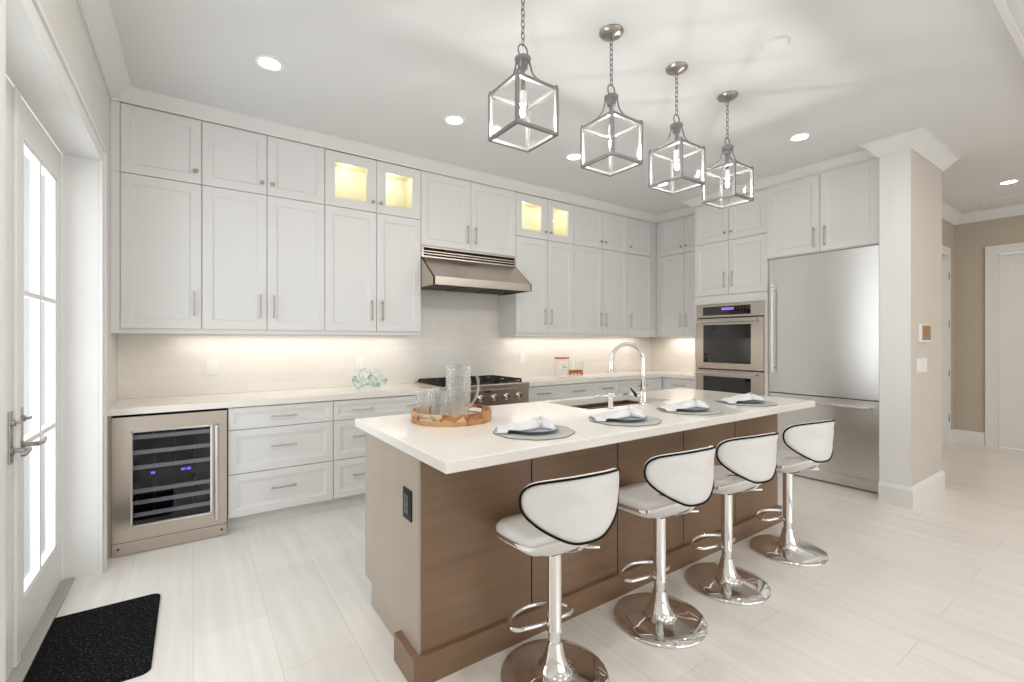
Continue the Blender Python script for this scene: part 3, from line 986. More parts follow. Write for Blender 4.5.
for x in (0.105, 0.235, 0.374, 0.522, 0.661, 0.802):
    kn = MB().lathe([(0.030, 0.0), (0.030, -0.006), (0.024, -0.008), (0.021, -0.034), (0.019, -0.037)], 20, (x, 0, 0.800), True, True, axis='Y').obj('knob', M['chrome'], rg, smooth=True, angle=0.6)
    B((x - 0.003, x + 0.003, -0.0385, -0.0365, 0.800, 0.818)).obj('knob_mark', M['black'], kn)
B((0.415, 0.492, -0.003, 0.0, 0.848, 0.866)).obj('badge', M['steel_dark'], rg)

# ------------------------------------------------------------------ double wall oven (facing -X)
ov = thing('double_oven', 'stainless double wall oven with dark glass windows in the white tower', 'oven', (4.815, 3.164, 0), RW)
OW = 0.766
B((0.004, OW - 0.004, 0.03, 0.53, 0.425, 1.738)).obj('body', M['steel_dark'], ov)
cp = B((0, OW, -0.012, 0.03, 1.592, 1.740), bevel=0.002).obj('control_panel', M['steel'], ov)
B((0.085, OW - 0.135, -0.0145, -0.012, 1.615, 1.712)).obj('display', M['blackglass'], cp)
B((0.31, 0.45, -0.0152, -0.0145, 1.668, 1.696)).obj('screen', M['purple'], cp)
mb = MB()
for zz in (1.632, 1.654, 1.676):
    for k in range(5):
        mb.box(0.12 + k * 0.035, 0.135 + k * 0.035, -0.0150, -0.0145, zz, zz + 0.006)
    for k in range(4):
        mb.box(0.475 + k * 0.035, 0.49 + k * 0.035, -0.0150, -0.0145, zz, zz + 0.006)
mb.obj('keypad', mat('keypad_print', rgb(96, 78, 104), 0.4, noise=0.03), cp)
def oven_door(z0, z1):
    wx0, wx1, wz0, wz1 = 0.090, OW - 0.135, z0 + 0.065, z1 - 0.070
    wx0, wx1 = 0.095, 0.640
    mb = B((0, wx0, -0.022, 0.028, z0, z1), (wx1, OW, -0.022, 0.028, z0, z1), (wx0, wx1, -0.022, 0.028, z0, wz0), (wx0, wx1, -0.022, 0.028, wz1, z1))
    od = mb.obj('door', M['steel'], ov)
    B((wx0 + 0.0005, wx1 - 0.0005, -0.019, -0.012, wz0 + 0.0005, wz1 - 0.0005)).obj('window', M['blackglass'], od)
    hb = MB().tube([(0.02, -0.065, z1 - 0.032), (OW - 0.06, -0.065, z1 - 0.032)], 0.013, 14)
    for x in (0.045, OW - 0.085):
        hb.tube([(x, -0.022, z1 - 0.032), (x, -0.06, z1 - 0.032)], 0.010, 10)
    hb.obj('handle', M['steel_v'], od, smooth=True, angle=0.7)
oven_door(1.020, 1.578)
oven_door(0.440, 1.004)

# ------------------------------------------------------------------ refrigerator (facing -X)
fr = thing('refrigerator', 'large stainless built-in refrigerator with bottom freezer beside the wall end', 'refrigerator', (4.84, 2.362, 0), RW)
FW = 0.918
B((0.004, FW - 0.004, 0.052, XR - 4.84 - 0.002, 0.085, 2.150)).obj('body', M['steel_dark'], fr)
fd = B((0, FW, 0, 0.05, 0.812, 2.156), bevel=0.002).obj('door', M['steel_v'], fr)
fz = B((0, FW, 0, 0.05, 0.118, 0.802), bevel=0.002).obj('freezer_drawer', M['steel_v'], fr)
hb = MB().tube([(0.052, -0.055, 1.02), (0.052, -0.055, 1.895)], 0.0125, 14)
for z in (1.06, 1.855):
    hb.tube([(0.052, 0, z), (0.052, -0.05, z)], 0.010, 10)
hb.obj('handle', M['steel_v'], fd, smooth=True, angle=0.7)
hb = MB().tube([(0.10, -0.055, 0.745), (0.86, -0.055, 0.745)], 0.0125, 14)
for x in (0.14, 0.82):
    hb.tube([(x, 0, 0.745), (x, -0.05, 0.745)], 0.010, 10)
hb.obj('handle', M['steel_v'], fz, smooth=True, angle=0.7)
B((0.0, FW, 0.035, 0.06, 0.012, 0.108)).obj('toe_grille', M['steel_v'], fr)
B((0.0, FW, 0.062, 0.12, 0.0, 0.084)).obj('base', M['dark_gap'], fr)

# ------------------------------------------------------------------ kitchen island
isl = thing('kitchen_island', 'brown oak kitchen island with thick white quartz top and sink', 'kitchen island', (0, 0, 0))
X0, X1, Y0, Y1 = 0.729, 3.517, 1.662, 2.33
# carcass behind the panels (open where the sink hangs)
body = B((X0 - 0.004, X1 + 0.004, Y0 + 0.02, Y0 + 0.19, 0.0, 0.871), (X0 - 0.004, 1.90, Y0 + 0.19, Y1 - 0.03, 0.1478, 0.871), (2.82, X1 + 0.004, Y0 + 0.19, Y1 - 0.03, 0.1478, 0.871),
         (1.90, 2.82, Y0 + 0.19, Y1 - 0.03, 0.1478, 0.60), (X0 + 0.05, X1 - 0.05, Y0 + 0.19, Y1 - 0.09, 0.0, 0.1478))
body.obj('body', M['dark_gap'], isl)  # carcass coloured near black to stand in for shade in the panel seams
px = [0.7220, 1.262, 1.827, 2.393, 2.958, 3.5245]
for a, b in zip(px[:-1], px[1:]):
    B((a + 0.0035, b - 0.0035, Y0, Y0 + 0.0195, 0.115, 0.871), bevel=0.001).obj('back_panel', M['island'], isl)
# end panels with the toe notch towards the working side
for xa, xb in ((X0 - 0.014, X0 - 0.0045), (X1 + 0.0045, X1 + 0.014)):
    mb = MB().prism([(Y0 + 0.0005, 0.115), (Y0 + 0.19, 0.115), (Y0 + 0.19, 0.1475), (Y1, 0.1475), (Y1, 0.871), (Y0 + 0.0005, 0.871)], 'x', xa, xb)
    mb.obj('end_panel', M['island_side'] if xa < 1 else M['island'], isl)  # left end takes the veneer tone with daylight painted in
# toe kick on the ends, and the proud plinth wrapped round the seating side
for xa, xb in ((X0 + 0.008, X0 + 0.03), (X1 - 0.03, X1 - 0.008)):
    B((xa, xb, Y0 + 0.19, Y1 - 0.03, 0.0, 0.147)).obj('toe_kick', M['island_side'], isl)
mb = MB().prism([(0.686, 1.642), (3.555, 1.642), (3.555, 1.85), (X1 - 0.006, 1.85), (X1 - 0.006, 1.68), (X0 + 0.006, 1.68), (X0 + 0.006, 1.85), (0.686, 1.85)], 'z', 0.0, 0.1145)
mb.obj('plinth', M['island'], isl)
# working-side fronts
n = 5
for k in range(n):
    a = X0 + 0.02 + k * (X1 - X0 - 0.04) / n
    b = a + (X1 - X0 - 0.04) / n
    dmb = MB()
    shaker_mesh(dmb, -(b - 0.002), -(a + 0.002), 0.15, 0.862)
    for v in dmb.bm.verts:
        v.co = Vector((-v.co.x, Y1 - 0.008 - v.co.y, v.co.z))
    do = dmb.obj('door', M['island'], isl)
    hb = MB().tube([(b - 0.05, Y1 + 0.022, 0.66), (b - 0.05, Y1 + 0.022, 0.83)], 0.0055, 8)
    for z in (0.68, 0.81):
        hb.tube([(b - 0.05, Y1 - 0.008, z), (b - 0.05, Y1 + 0.02, z)], 0.005, 8)
    hb.obj('handle', M['nickel'], do)
# quartz top with the sink cut-out
IX0, IX1, IY0, IY1 = 0.708, 3.540, 1.417, 2.487
SX0, SX1, SY0, SY1 = 1.960, 2.760, 2.010, 2.415
zt0, zt1 = 0.8715, 0.914
mb = MB()
bm = mb.bm
def sq(x0, x1, y0, y1, z):
    return [bm.verts.new((x0, y0, z)), bm.verts.new((x1, y0, z)), bm.verts.new((x1, y1, z)), bm.verts.new((x0, y1, z))]
e = 0.003
o0 = sq(IX0 + e, IX1 - e, IY0 + e, IY1 - e, zt0)
o1 = sq(IX0, IX1, IY0, IY1, zt0 + e)
o2 = sq(IX0, IX1, IY0, IY1, zt1 - e)
o3 = sq(IX0 + e, IX1 - e, IY0 + e, IY1 - e, zt1)
i3 = sq(SX0, SX1, SY0, SY1, zt1)
i0 = sq(SX0, SX1, SY0, SY1, zt0)
for a, b in ((o0, o1), (o1, o2), (o2, o3), (o3, i3), (i3, i0), (i0, o0)):
    for k in range(4):
        bm.faces.new((a[k], a[(k + 1) % 4], b[(k + 1) % 4], b[k]))
mb.obj('worktop', M['quartz'], isl)
# undermount sink
mb = MB()
def bowl(x0, x1, y0, y1):
    t = 0.004
    rings = []
    for (i, z) in ((-0.03, 0.8705), (-0.03, 0.868), (-t, 0.866), (-t, 0.655), (0.10, 0.650), (0.10, 0.655), (0.012, 0.661), (0.002, 0.672), (0.0, 0.862), (-0.005, 0.8705), (-0.03, 0.8705)):
        i2 = min(i, (y1 - y0) / 2 - 0.05)
        rings.append([Vector((x0 + i, y0 + i2, z)), Vector((x1 - i, y0 + i2, z)), Vector((x1 - i, y1 - i2, z)), Vector((x0 + i, y1 - i2, z))])
    rv = mb.grid_faces(rings, True)
    # close the bottom: inner floor
    mb.bm.faces.new(rv[4]) if False else None
    mb.box(x0 + 0.09, x1 - 0.09, y0 + 0.09, y1 - 0.09, 0.650, 0.656)
bowl(SX0 - 0.004, SX1 + 0.004, SY0 - 0.004, SY1 + 0.004)
sk = mb.obj('sink', M['sinksteel'], isl)
MB().lathe([(0.045, 0.656), (0.045, 0.659), (0.03, 0.660)], 20, ((SX0 + SX1) / 2, (SY0 + SY1) / 2, 0), True, True).obj('drain', M['steel_v'], sk)
# black socket on the end panel
ou = B((X0 - 0.020, X0 - 0.0142, 1.726, 1.812, 0.606, 0.730), bevel=0.002).obj('power_outlet', M['black'], None)
tag(ou, 'black power outlet on the left end of the island', 'power outlet')
B((X0 - 0.0225, X0 - 0.020, 1.749, 1.792, 0.631, 0.706), bevel=0.0008).obj('socket_face', mat('grey_socket', (0.09, 0.095, 0.10, 1), 0.35, noise=0.05), ou)
mb = MB()
for z in (0.651, 0.688):
    for y in (1.761, 1.776):
        mb.box(X0 - 0.0229, X0 - 0.0225, y, y + 0.004, z - 0.007, z + 0.007)
mb.obj('socket_slots', M['black'], ou)

# ------------------------------------------------------------------ faucet and soap dispenser
fc = thing('kitchen_faucet', 'tall chrome gooseneck faucet at the island sink', 'faucet', (2.375, 1.945, zt1))
MB().lathe([(0.030, 0.0), (0.030, 0.006), (0.024, 0.012), (0.022, 0.03), (0.021, 0.085), (0.0175, 0.095)], 24, (0, 0, 0), True, True).obj('base', M['chrome'], fc, smooth=True, angle=0.7)
dirv = Vector((-0.72, 0.69, 0)).normalized()
R = 0.098
pts = [Vector((0, 0, 0.09)), Vector((0, 0, 0.2)), Vector((0, 0, 0.29))]
for k in range(1, 12):
    a = PI * k / 12
    pts.append(dirv * (R - R * math.cos(a)) + Vector((0, 0, 0.296 + R * math.sin(a))))
pts += [dirv * (2 * R) + Vector((0, 0, 0.292)), dirv * (2 * R + 0.003) + Vector((0, 0, 0.280))]
MB().tube(pts, [0.0175, 0.015, 0.0125] + [0.0125] * 13, 16).obj('neck', M['chrome'], fc, smooth=True)
p0 = dirv * (2 * R + 0.004) + Vector((0, 0, 0.286))
MB().tube([p0, p0 + Vector((0, 0, -0.03)), p0 + dirv * 0.004 + Vector((0, 0, -0.075)), p0 + dirv * 0.004 + Vector((0, 0, -0.082))], [0.0145, 0.0155, 0.019, 0.017], 16).obj('spray_head', M['chrome'], fc, smooth=True, angle=0.8)
MB().tube([(0, 0, 0.062), (-0.05, 0.015, 0.066)], 0.012, 14).obj('handle_stem', M['chrome'], fc, smooth=True, angle=0.8)
MB().tube([(-0.046, 0.014, 0.064), (-0.062, 0.02, 0.082), (-0.088, 0.028, 0.115)], [0.013, 0.008, 0.004], 10).obj('handle', M['black'], fc, smooth=True)
sd = thing('soap_dispenser', 'chrome soap dispenser with long flat nozzle left of the tall faucet', 'soap dispenser', (2.085, 1.955, zt1))
MB().lathe([(0.026, 0.0), (0.026, 0.005), (0.017, 0.008), (0.016, 0.065), (0.018, 0.070), (0.018, 0.088), (0.012, 0.094)], 20, (0, 0, 0), True, True).obj('body', M['chrome'], sd, smooth=True, angle=0.7)
MB().tube([(-0.075, 0.052, 0.078), (-0.05, 0.034, 0.083), (0.0, 0.0, 0.080), (0.10, 0.02, 0.076), (0.185, 0.02, 0.078)], [0.008, 0.010, 0.013, 0.011, 0.007], 12).obj('nozzle', M['chrome'], sd, smooth=True)

# ------------------------------------------------------------------ bar stools
def make_stool(label):
    t = thing('bar_stool', label, 'bar stool', (0, 0, 0), 0, 'white swivel bar stools along the island')
    MB().lathe([(0.0, 0.002), (0.207, 0.0), (0.2145, 0.003), (0.215, 0.008), (0.210, 0.013), (0.15, 0.0185), (0.095, 0.026), (0.070, 0.034), (0.056, 0.050), (0.046, 0.075), (0.037, 0.105), (0.031, 0.135), (0.029, 0.142)], 64, (0, 0, 0), False, True).obj('base', M['chrome'], t, smooth=True, angle=0.9)
    MB().lathe([(0.0245, 0.138), (0.0245, 0.186)], 32, (0, 0, 0), True, True).obj('piston', M['chrome'], t, smooth=True, angle=0.9)
    MB().lathe([(0.031, 0.184), (0.0315, 0.190), (0.029, 0.195), (0.029, 0.500), (0.05, 0.503), (0.05, 0.507)], 32, (0, 0, 0), True, True).obj('post', M['chrome'], t, smooth=True, angle=0.9)
    # D-shaped foot rest, its chord fixed to the post
    fp = [(-0.135, 0.045), (-0.155, 0.075), (-0.12, 0.135), (-0.03, 0.165), (0.05, 0.150), (0.115, 0.105), (0.130, 0.06), (0.10, 0.038)]
    pts = [Vector((x, y, 0.200)) for x, y in [(v.x, v.y) for v in catmull([(a, b, 0) for a, b in fp], 6, closed=False)]]
    pts += [Vector((0.03, 0.034, 0.200)), Vector((-0.05, 0.034, 0.200))]
    MB().tube(pts, 0.0095, 12, closed=True).obj('footrest', M['chrome'], t, smooth=True)
    # seat: shell, chrome trim band, cushion
    def outline(k, rho):
        a = 2 * PI * k / 56
        c_, s_ = math.cos(a), math.sin(a)
        p = 2.7
        r = (abs(c_) ** p + abs(s_) ** p) ** (-1 / p)
        y = 0.018 + 0.222 * rho * r * s_
        return (0.170 + 0.21 * y) * rho * r * c_, y
    def zoff(x, y):
        q = min(max((-0.03 - y) / 0.17, 0), 1.1)
        return 0.062 * q * q * (3 - 1.9 * q) - 0.010 * max((y - 0.08) / 0.13, 0) ** 2 + 0.006 * (x / 0.2) ** 2
    def rings(prof):
        out = []
        for rho, dz in prof:
            out.append([Vector((*outline(k, rho), 0.0)) for k in range(56)])
            for v in out[-1]:
                v.z = 0.566 + dz + zoff(v.x, v.y)
        return out
    def seat_mesh(prof):
        mb = MB()
        mb.grid_faces(rings(prof), True, True, True)
        return mb
    st = seat_mesh([(0.985, -0.010), (1.0, -0.004), (0.99, 0.010), (0.94, 0.021), (0.8, 0.026), (0.5, 0.022), (0.15, 0.018)]).obj('seat', M['leather'], t, smooth=True, angle=0.9)
    seat_mesh([(0.985, -0.022), (1.016, -0.022), (1.020, -0.014), (1.016, -0.006), (0.985, -0.006)]).obj('seat_trim', M['chrome'], st, smooth=True, angle=0.6)
    seat_mesh([(0.25, -0.062), (0.55, -0.056), (0.85, -0.046), (0.985, -0.030), (0.99, -0.022)]).obj('seat_shell', M['leather'], t, smooth=True, angle=0.9)
    MB().box(-0.045, 0.045, -0.05, 0.045, 0.502, 0.512, bevel=0.003).obj('seat_plate', M['steel_dark'], t)
    MB().tube([(0.03, 0.0, 0.510), (0.10, -0.08, 0.520), (0.135, -0.115, 0.526)], 0.006, 8).obj('lever', M['chrome'], t, smooth=True)
    # backrest: a shield bent round the sitter
    SM, HBK, RB = 0.255, 0.246, 0.272
    sh = [(0, 0), (.25, .02), (.5, .13), (.75, .28), (.94, .45), (1.0, .62), (.97, .78), (.84, .89), (.6, .95), (.3, .985), (0, 1.0)]
    full = sh + [(-x, z) for x, z in reversed(sh[1:-1])]
    ol = catmull([(x * SM, z * HBK, 0) for x, z in full], 6, closed=True)
    cx, cz = 0.0, 0.135
    def bend(s_, z_, off):
        a = s_ / RB
        rr = RB + off
        return Vector((rr * math.sin(a), -rr * math.cos(a) + RB - 0.203 - 0.017 * z_ / HBK, 0.611 + z_))
    def layer(rho, off):
        return [bend(cx + (p.x - cx) * rho, cz + (p.y - cz) * rho, off) for p in ol]
    th = 0.017
    mb = MB()
    prof = [(0.05, -th), (0.5, -th), (0.85, -th), (0.96, -th * 0.8), (1.0, -th * 0.3), (1.0, th * 0.3), (0.97, th * 0.85), (0.85, th), (0.5, th), (0.05, th)]
    mb.grid_faces([layer(r_, o_) for r_, o_ in prof], True, True, True)
    bk = mb.obj('backrest', M['leather'], t, smooth=True, angle=1.2)
    MB().tube(layer(0.978, th * 0.92), 0.0046, 8, closed=True).obj('piping', M['piping'], bk, smooth=True)
    # bracket that carries the back behind the seat
    MB().tube(catmull([(0, -0.09, 0.532), (0, -0.165, 0.575), (0, -0.192, 0.622), (0, -0.199, 0.68)], 5), 0.011, 10).obj('back_bracket', M['chrome'], t, smooth=True)
    return t

stool = make_stool('first white bar stool, nearest the camera, at the outlet end of the island')
stool.location = (1.176, 1.40, 0)
stool.rotation_euler = (0, 0, -0.086)
for (x, y, rz, lab) in ((1.828, 1.40, -0.057, 'second white bar stool from the near left end of the island'),
                        (2.403, 1.398, -0.124, 'third white bar stool from the near left end of the island'),
                        (3.099, 1.396, -0.139, 'farthest white bar stool, at the refrigerator end of the island')):
    c = copy_tree(stool)
    c.location = (x, y, 0)
    c.rotation_euler = (0, 0, rz)
    c['label'] = lab

# ------------------------------------------------------------------ pendant lanterns
def make_pendant(label):
    t = thing('pendant_lantern', label, 'pendant light', (0, 0, ZC), 0, 'cube lanterns hanging over the island')
    z = lambda q: q - ZC
    MB().lathe([(0.062, -0.001), (0.064, -0.006), (0.060, -0.014), (0.045, -0.024), (0.020, -0.030), (0.008, -0.034), (0.008, -0.044)], 28, (0, 0, 0), True, True).obj('canopy', M['nickel'], t, smooth=True, angle=0.7)
    # chain
    mb = MB()
    zt, zb = z(2.925), z(2.684)
    n = 9
    pitch = (zt - zb) / n
    for k in range(n):
        zc = zt - pitch * (k + 0.5)
        pts = []
        for j in range(14):
            a = 2 * PI * j / 14
            u, w_ = 0.0085 * math.cos(a), (pitch * 0.66) * math.sin(a)
            pts.append((u, 0, zc + w_) if k % 2 else (0, u, zc + w_))
        mb.tube(pts, 0.0022, 6, closed=True)
    mb.obj('chain', M['lantern'], t, smooth=True)
    pts = [(0.026 * math.cos(2 * PI * j / 24), 0, z(2.655) + 0.030 * math.sin(2 * PI * j / 24)) for j in range(24)]
    MB().tube(pts, 0.0035, 8, closed=True).obj('ring', M['lantern'], t, smooth=True)
    MB().lathe([(0.010, z(2.628)), (0.030, z(2.627)), (0.037, z(2.622)), (0.038, z(2.614)), (0.034, z(2.606)), (0.024, z(2.600)), (0.022, z(2.575)), (0.010, z(2.568)), (0.009, z(2.44))], 24, (0, 0, 0), True, True).obj('cap', M['lantern'], t, smooth=True, angle=0.6)
    s, b, zt, zb = 0.1085, 0.0072, z(2.472), z(2.255)
    mb = MB()
    for sx in (-1, 1):
        for sy in (-1, 1):
            mb.box(sx * s - b, sx * s + b, sy * s - b, sy * s + b, zb, zt)
    for zz in (zb + b, zt - b):
        for sgn in (-1, 1):
            mb.box(-s + b, s - b, sgn * s - b, sgn * s + b, zz - b, zz + b)
            mb.box(sgn * s - b, sgn * s + b, -s + b, s - b, zz - b, zz + b)
    fm = mb.obj('frame', M['lantern'], t)
    for sx in (-1, 1):
        for sy in (-1, 1):
            pts = catmull([(sx * s, sy * s, zt), (sx * s * 0.62, sy * s * 0.62, zt + 0.028), (sx * 0.034, sy * 0.034, zt + 0.070), (sx * 0.021, sy * 0.021, zt + 0.138)], 6)
            MB().tube(pts, 0.0040, 8).obj('arm', M['lantern'], t, smooth=True)
            MB().sphere((sx * s, sy * s, zt + 0.006), 0.007, 10, 6).obj('finial', M['lantern'], t, smooth=True)
    for k in range(2):
        for sgn in (-1, 1):
            q = (-s + b, s - b, sgn * s - 0.0015, sgn * s + 0.0015, zb + 2 * b, zt - 2 * b)
            if k:
                q = (sgn * s - 0.0015, sgn * s + 0.0015, -s + b, s - b, zb + 2 * b, zt - 2 * b)
            B(q).obj('pane', M['lantern_glass'], fm)
    MB().lathe([(0.013, z(2.470)), (0.015, z(2.465)), (0.015, z(2.412)), (0.012, z(2.409))], 18, (0, 0, 0), True, True).obj('lamp_holder', M['plastic'], t, smooth=True, angle=0.6)
    MB().lathe([(0.011, z(2.410)), (0.013, z(2.402)), (0.022, z(2.385)), (0.026, z(2.369)), (0.023, z(2.353)), (0.011, z(2.343))], 20, (0, 0, 0), True, True).obj('bulb', M['lantern_glass'], t, smooth=True)
    MB().lathe([(0.003, z(2.395)), (0.009, z(2.388)), (0.010, z(2.374)), (0.009, z(2.360)), (0.003, z(2.354))], 14, (0, 0, 0), True, True).obj('filament', M['bulb'], t, smooth=True)
    return t

pend = make_pendant('nearest cube lantern of the row of four, its canopy above the picture')
pend.location = (1.24, 1.70, ZC)
for x, lab in ((1.82, 'second cube lantern from the camera, over the island sink end of the trays'), (2.38, 'third cube lantern from the camera, its lower corner near the oven tower'), (2.93, 'farthest cube lantern of the four, in front of the oven tower cabinets')):
    c = copy_tree(pend)
    c.location = (x, 1.70, ZC)
    c['label'] = lab
bpy.data.objects['pendant_lantern.001']['label'] = 'second nearest cube lantern of the row of four over the island'
bpy.data.objects['pendant_lantern.002']['label'] = 'third nearest cube lantern of the row of four over the island'

# ------------------------------------------------------------------ ceiling fittings
def make_can(label, loc):
    t = thing('recessed_light', label, 'ceiling light', loc, 0, 'recessed ceiling downlights')
    MB().lathe([(0.078, -0.0005), (0.078, -0.004), (0.070, -0.007), (0.058, -0.004), (0.056, -0.0005)], 32, (0, 0, 0)).obj('trim_ring', M['plastic'], t, smooth=True, angle=0.6)
    MB().lathe([(0.057, -0.0008), (0.057, -0.003)], 32, (0, 0, 0), True, True).obj('lens', M['can'], t)
    return t
can = make_can('lit recessed downlight nearest the left wall, above the wine cooler side', (0.37, 3.04, ZC))
for x, y, lab in ((1.59, 3.04, 'lit recessed downlight in front of the hood, second from the left'),
                  (2.78, 3.04, 'lit recessed downlight seen just left of the second lantern'),
                  (4.00, 3.04, 'lit recessed downlight in the back row, seen through the third lantern'),
                  (4.00, 1.712, 'lit recessed downlight near the refrigerator cabinet, right of all lanterns'),
                  (6.90, 0.97, 'lit recessed downlight in the hall ceiling beside the air vent')):
    c = copy_tree(can)
    c.location = (x, y, ZC)
    c['label'] = lab
sm = thing('smoke_detector', 'flat white round ceiling disc between the lanterns and the right edge', 'smoke detector', (2.635, 1.244, ZC))
MB().lathe([(0.058, -0.0005), (0.058, -0.008), (0.052, -0.014), (0.02, -0.016)], 32, (0, 0, 0), True, True).obj('cover', M['ceiling'], sm, smooth=True, angle=0.7)
MB().lathe([(0.064, -0.0005), (0.064, -0.004), (0.059, -0.006)], 32, (0, 0, 0), True, True).obj('base', M['ceiling'], sm, smooth=True, angle=0.7)
vt = thing('ceiling_vent', 'long grey slotted air vent in the hall ceiling', 'vent', (7.70, 0.98, ZC))
B((-0.10, 0.10, -0.31, -0.29, -0.010, -0.0005), (-0.10, 0.10, 0.29, 0.31, -0.010, -0.0005), (-0.10, -0.085, -0.29, 0.29, -0.010, -0.0005), (0.085, 0.10, -0.29, 0.29, -0.010, -0.0005)).obj('frame', M['plastic'], vt)
B((-0.085, 0.085, -0.29, 0.29, -0.003, -0.0005)).obj('backing', M['dark_gap'], vt)
mb = MB()
for k in range(7):
    x = -0.075 + k * 0.023
    mb.box(x, x + 0.013, -0.29, 0.29, -0.009, -0.0035)
mb.obj('louvre', M['plastic'], vt)

# ------------------------------------------------------------------ wall plates
def plate(name, label, cat, x, z, y, w_, h_, kind='outlet', facing=0):
    t = thing(name, label, cat, (x, y, z), facing, 'white wall plates')
    B((-w_ / 2, w_ / 2, -0.006, -0.0003, -h_ / 2, h_ / 2), bevel=0.0015).obj('plate', M['plastic'], t)
    n = max(1, round(w_ / 0.07)) if kind == 'switch' else 1
    for k in range(n):
        cx = (k - (n - 1) / 2) * 0.046
        B((cx - 0.017, cx + 0.017, -0.009, -0.006, -0.034, 0.034), bevel=0.001).obj('rocker' if kind == 'switch' else 'socket', M['plastic'], t)
    return t
yt = YW - 0.009
plate('wall_switch', 'white switch plate on the backsplash above the counter left of the glass knots', 'switch', 0.119, 1.124, yt, 0.078, 0.118, 'switch')
plate('wall_outlet', 'white outlet on the backsplash behind the aqua glass knots', 'outlet', 1.253, 1.13, yt, 0.074, 0.118)
plate('wall_outlet', 'white outlet on the backsplash right of the rangetop', 'outlet', 3.095, 1.135, yt, 0.078, 0.118)
plate('light_switch', 'wide white switch plate under the thermostat on the wall end', 'switch', 4.940, 1.128, 1.19, 0.27, 0.118, 'switch')
th = thing('thermostat', 'wall panel with brown screen on the white wall end beside the refrigerator', 'thermostat', (4.98, 1.19, 1.392))
B((-0.135, 0.140, -0.018, -0.0003, -0.073, 0.073), bevel=0.004).obj('case', M['plastic'], th)
B((-0.085, 0.130, -0.0205, -0.018, -0.056, 0.064), bevel=0.001).obj('screen', M['bronze'], th)

# ------------------------------------------------------------------ things on the island
TOP = zt1 + 0.0004
tray = thing('serving_tray', 'round mosaic wooden tray with hand holes on the island, holding pitcher and glasses', 'tray', (1.117, 2.165, TOP))
MB().lathe([(0.0, 0.0), (0.1974, 0.0), (0.1974, 0.010), (0.0, 0.010)], 64, (0, 0, 0)).obj('tray_bottom', mat('tray_bottom_wood', rgb(226, 216, 200), 0.35, noise=0.05, scale=(20, 3, 3)), tray)
# rim with two openings
mb = MB()
N = 96
gap = 9
def rim_seg(k0, k1, z0, z1):
    rings = []
    for k in range(k0, k1 + 1):
        a = 2 * PI * k / N
        c_, s_ = math.cos(a), math.sin(a)
        rings.append([Vector((r_ * c_, r_ * s_, z_)) for r_, z_ in ((0.1975, z0), (0.2090, z0), (0.2090, z1), (0.1975, z1))])
    mb.grid_faces(rings, True, True, True)
ang = [int(N * 0.525), int(N * 0.025)]
rim_seg(0, N, 0.0, 0.018)
rim_seg(0, N, 0.040, 0.056)
holes = []
for h0 in ang:
    holes.append((h0, h0 + gap))
holes.sort()
cur = 0
for a, b in holes:
    rim_seg(cur, a, 0.018, 0.040)
    cur = b
rim_seg(cur, N, 0.018, 0.040)
mb.obj('tray_rim', M['tray'], tray)
TZ = TOP + 0.0104

pit = thing('glass_pitcher', 'tall cut-glass pitcher with handle standing in the wooden tray', 'pitcher', (1.148, 2.150, TZ))
def fluted(prof, n=60, nf=15, amp=0.02, c=(0, 0, 0), spout=0.0):
    rings = []
    for idx, (r, z, fl) in enumerate(prof):
        ring = []
        for i in range(n):
            a = 2 * PI * i / n
            rr = r * (1 + amp * fl * math.cos(nf * a))
            if spout and z > 0.22:
                da = abs(((a - PI + PI) % (2 * PI)) - PI)
                rr += spout * max(0, 1 - da / 0.5) * (z - 0.22) / 0.05
            ring.append(Vector((rr * math.cos(a), rr * math.sin(a), z)))
        rings.append(ring)
    return rings
mb = MB()
prof = [(0.050, 0.0, 0), (0.056, 0.004, 1), (0.058, 0.03, 1), (0.061, 0.09, 1), (0.065, 0.15, 1), (0.065, 0.20, 1), (0.0635, 0.212, 0.2), (0.063, 0.25, 0), (0.066, 0.272, 0), (0.064, 0.275, 0), (0.060, 0.25, 0), (0.061, 0.20, 0), (0.060, 0.14, 0), (0.053, 0.03, 0), (0.047, 0.014, 0)]
mb.grid_faces(fluted(prof, 72, 12, 0.028), True, True, True)
mb.obj('jug', M['crystal'], pit, smooth=True, angle=1.0)
hdir = Vector((0.98, -0.2, 0)).normalized()
pts = catmull([hdir * 0.061 + Vector((0, 0, 0.225)), hdir * 0.095 + Vector((0, 0, 0.226)), hdir * 0.112 + Vector((0, 0, 0.18)), hdir * 0.105 + Vector((0, 0, 0.12)), hdir * 0.080 + Vector((0, 0, 0.075)), hdir * 0.058 + Vector((0, 0, 0.058))], 6)
MB().tube(pts, 0.0075, 10).obj('handle', M['crystal'], pit, smooth=True)

def make_tumbler(label):
    t = thing('tumbler', label, 'glass', (0, 0, 0), 0, 'clear tumblers on the wooden tray')
    mb = MB()
    prof = [(0.030, 0.0, 0), (0.033, 0.003, 1), (0.034, 0.05, 1), (0.036, 0.10, 0.8), (0.0375, 0.135, 0), (0.0365, 0.137, 0), (0.034, 0.10, 0), (0.0315, 0.03, 0), (0.028, 0.014, 0)]
    mb.grid_faces(fluted(prof, 48, 8, 0.02), True, True, True)
    mb.obj('bowl', M['crystal'], t, smooth=True, angle=1.0)
    return t
tum = make_tumbler('clear tumbler at the far left of the tray group')
tum.location = (0.980, 2.232, TZ)
for x, y, lab in ((1.012, 2.112, 'clear tumbler nearest the camera in the tray'), (1.046, 2.186, 'clear tumbler in the middle of the tray, between the other two and the pitcher'), (1.10, 2.262, 'clear tumbler at the back of the tray, behind the others')):
    c = copy_tree(tum)
    c.location = (x, y, TZ)
    c['label'] = lab

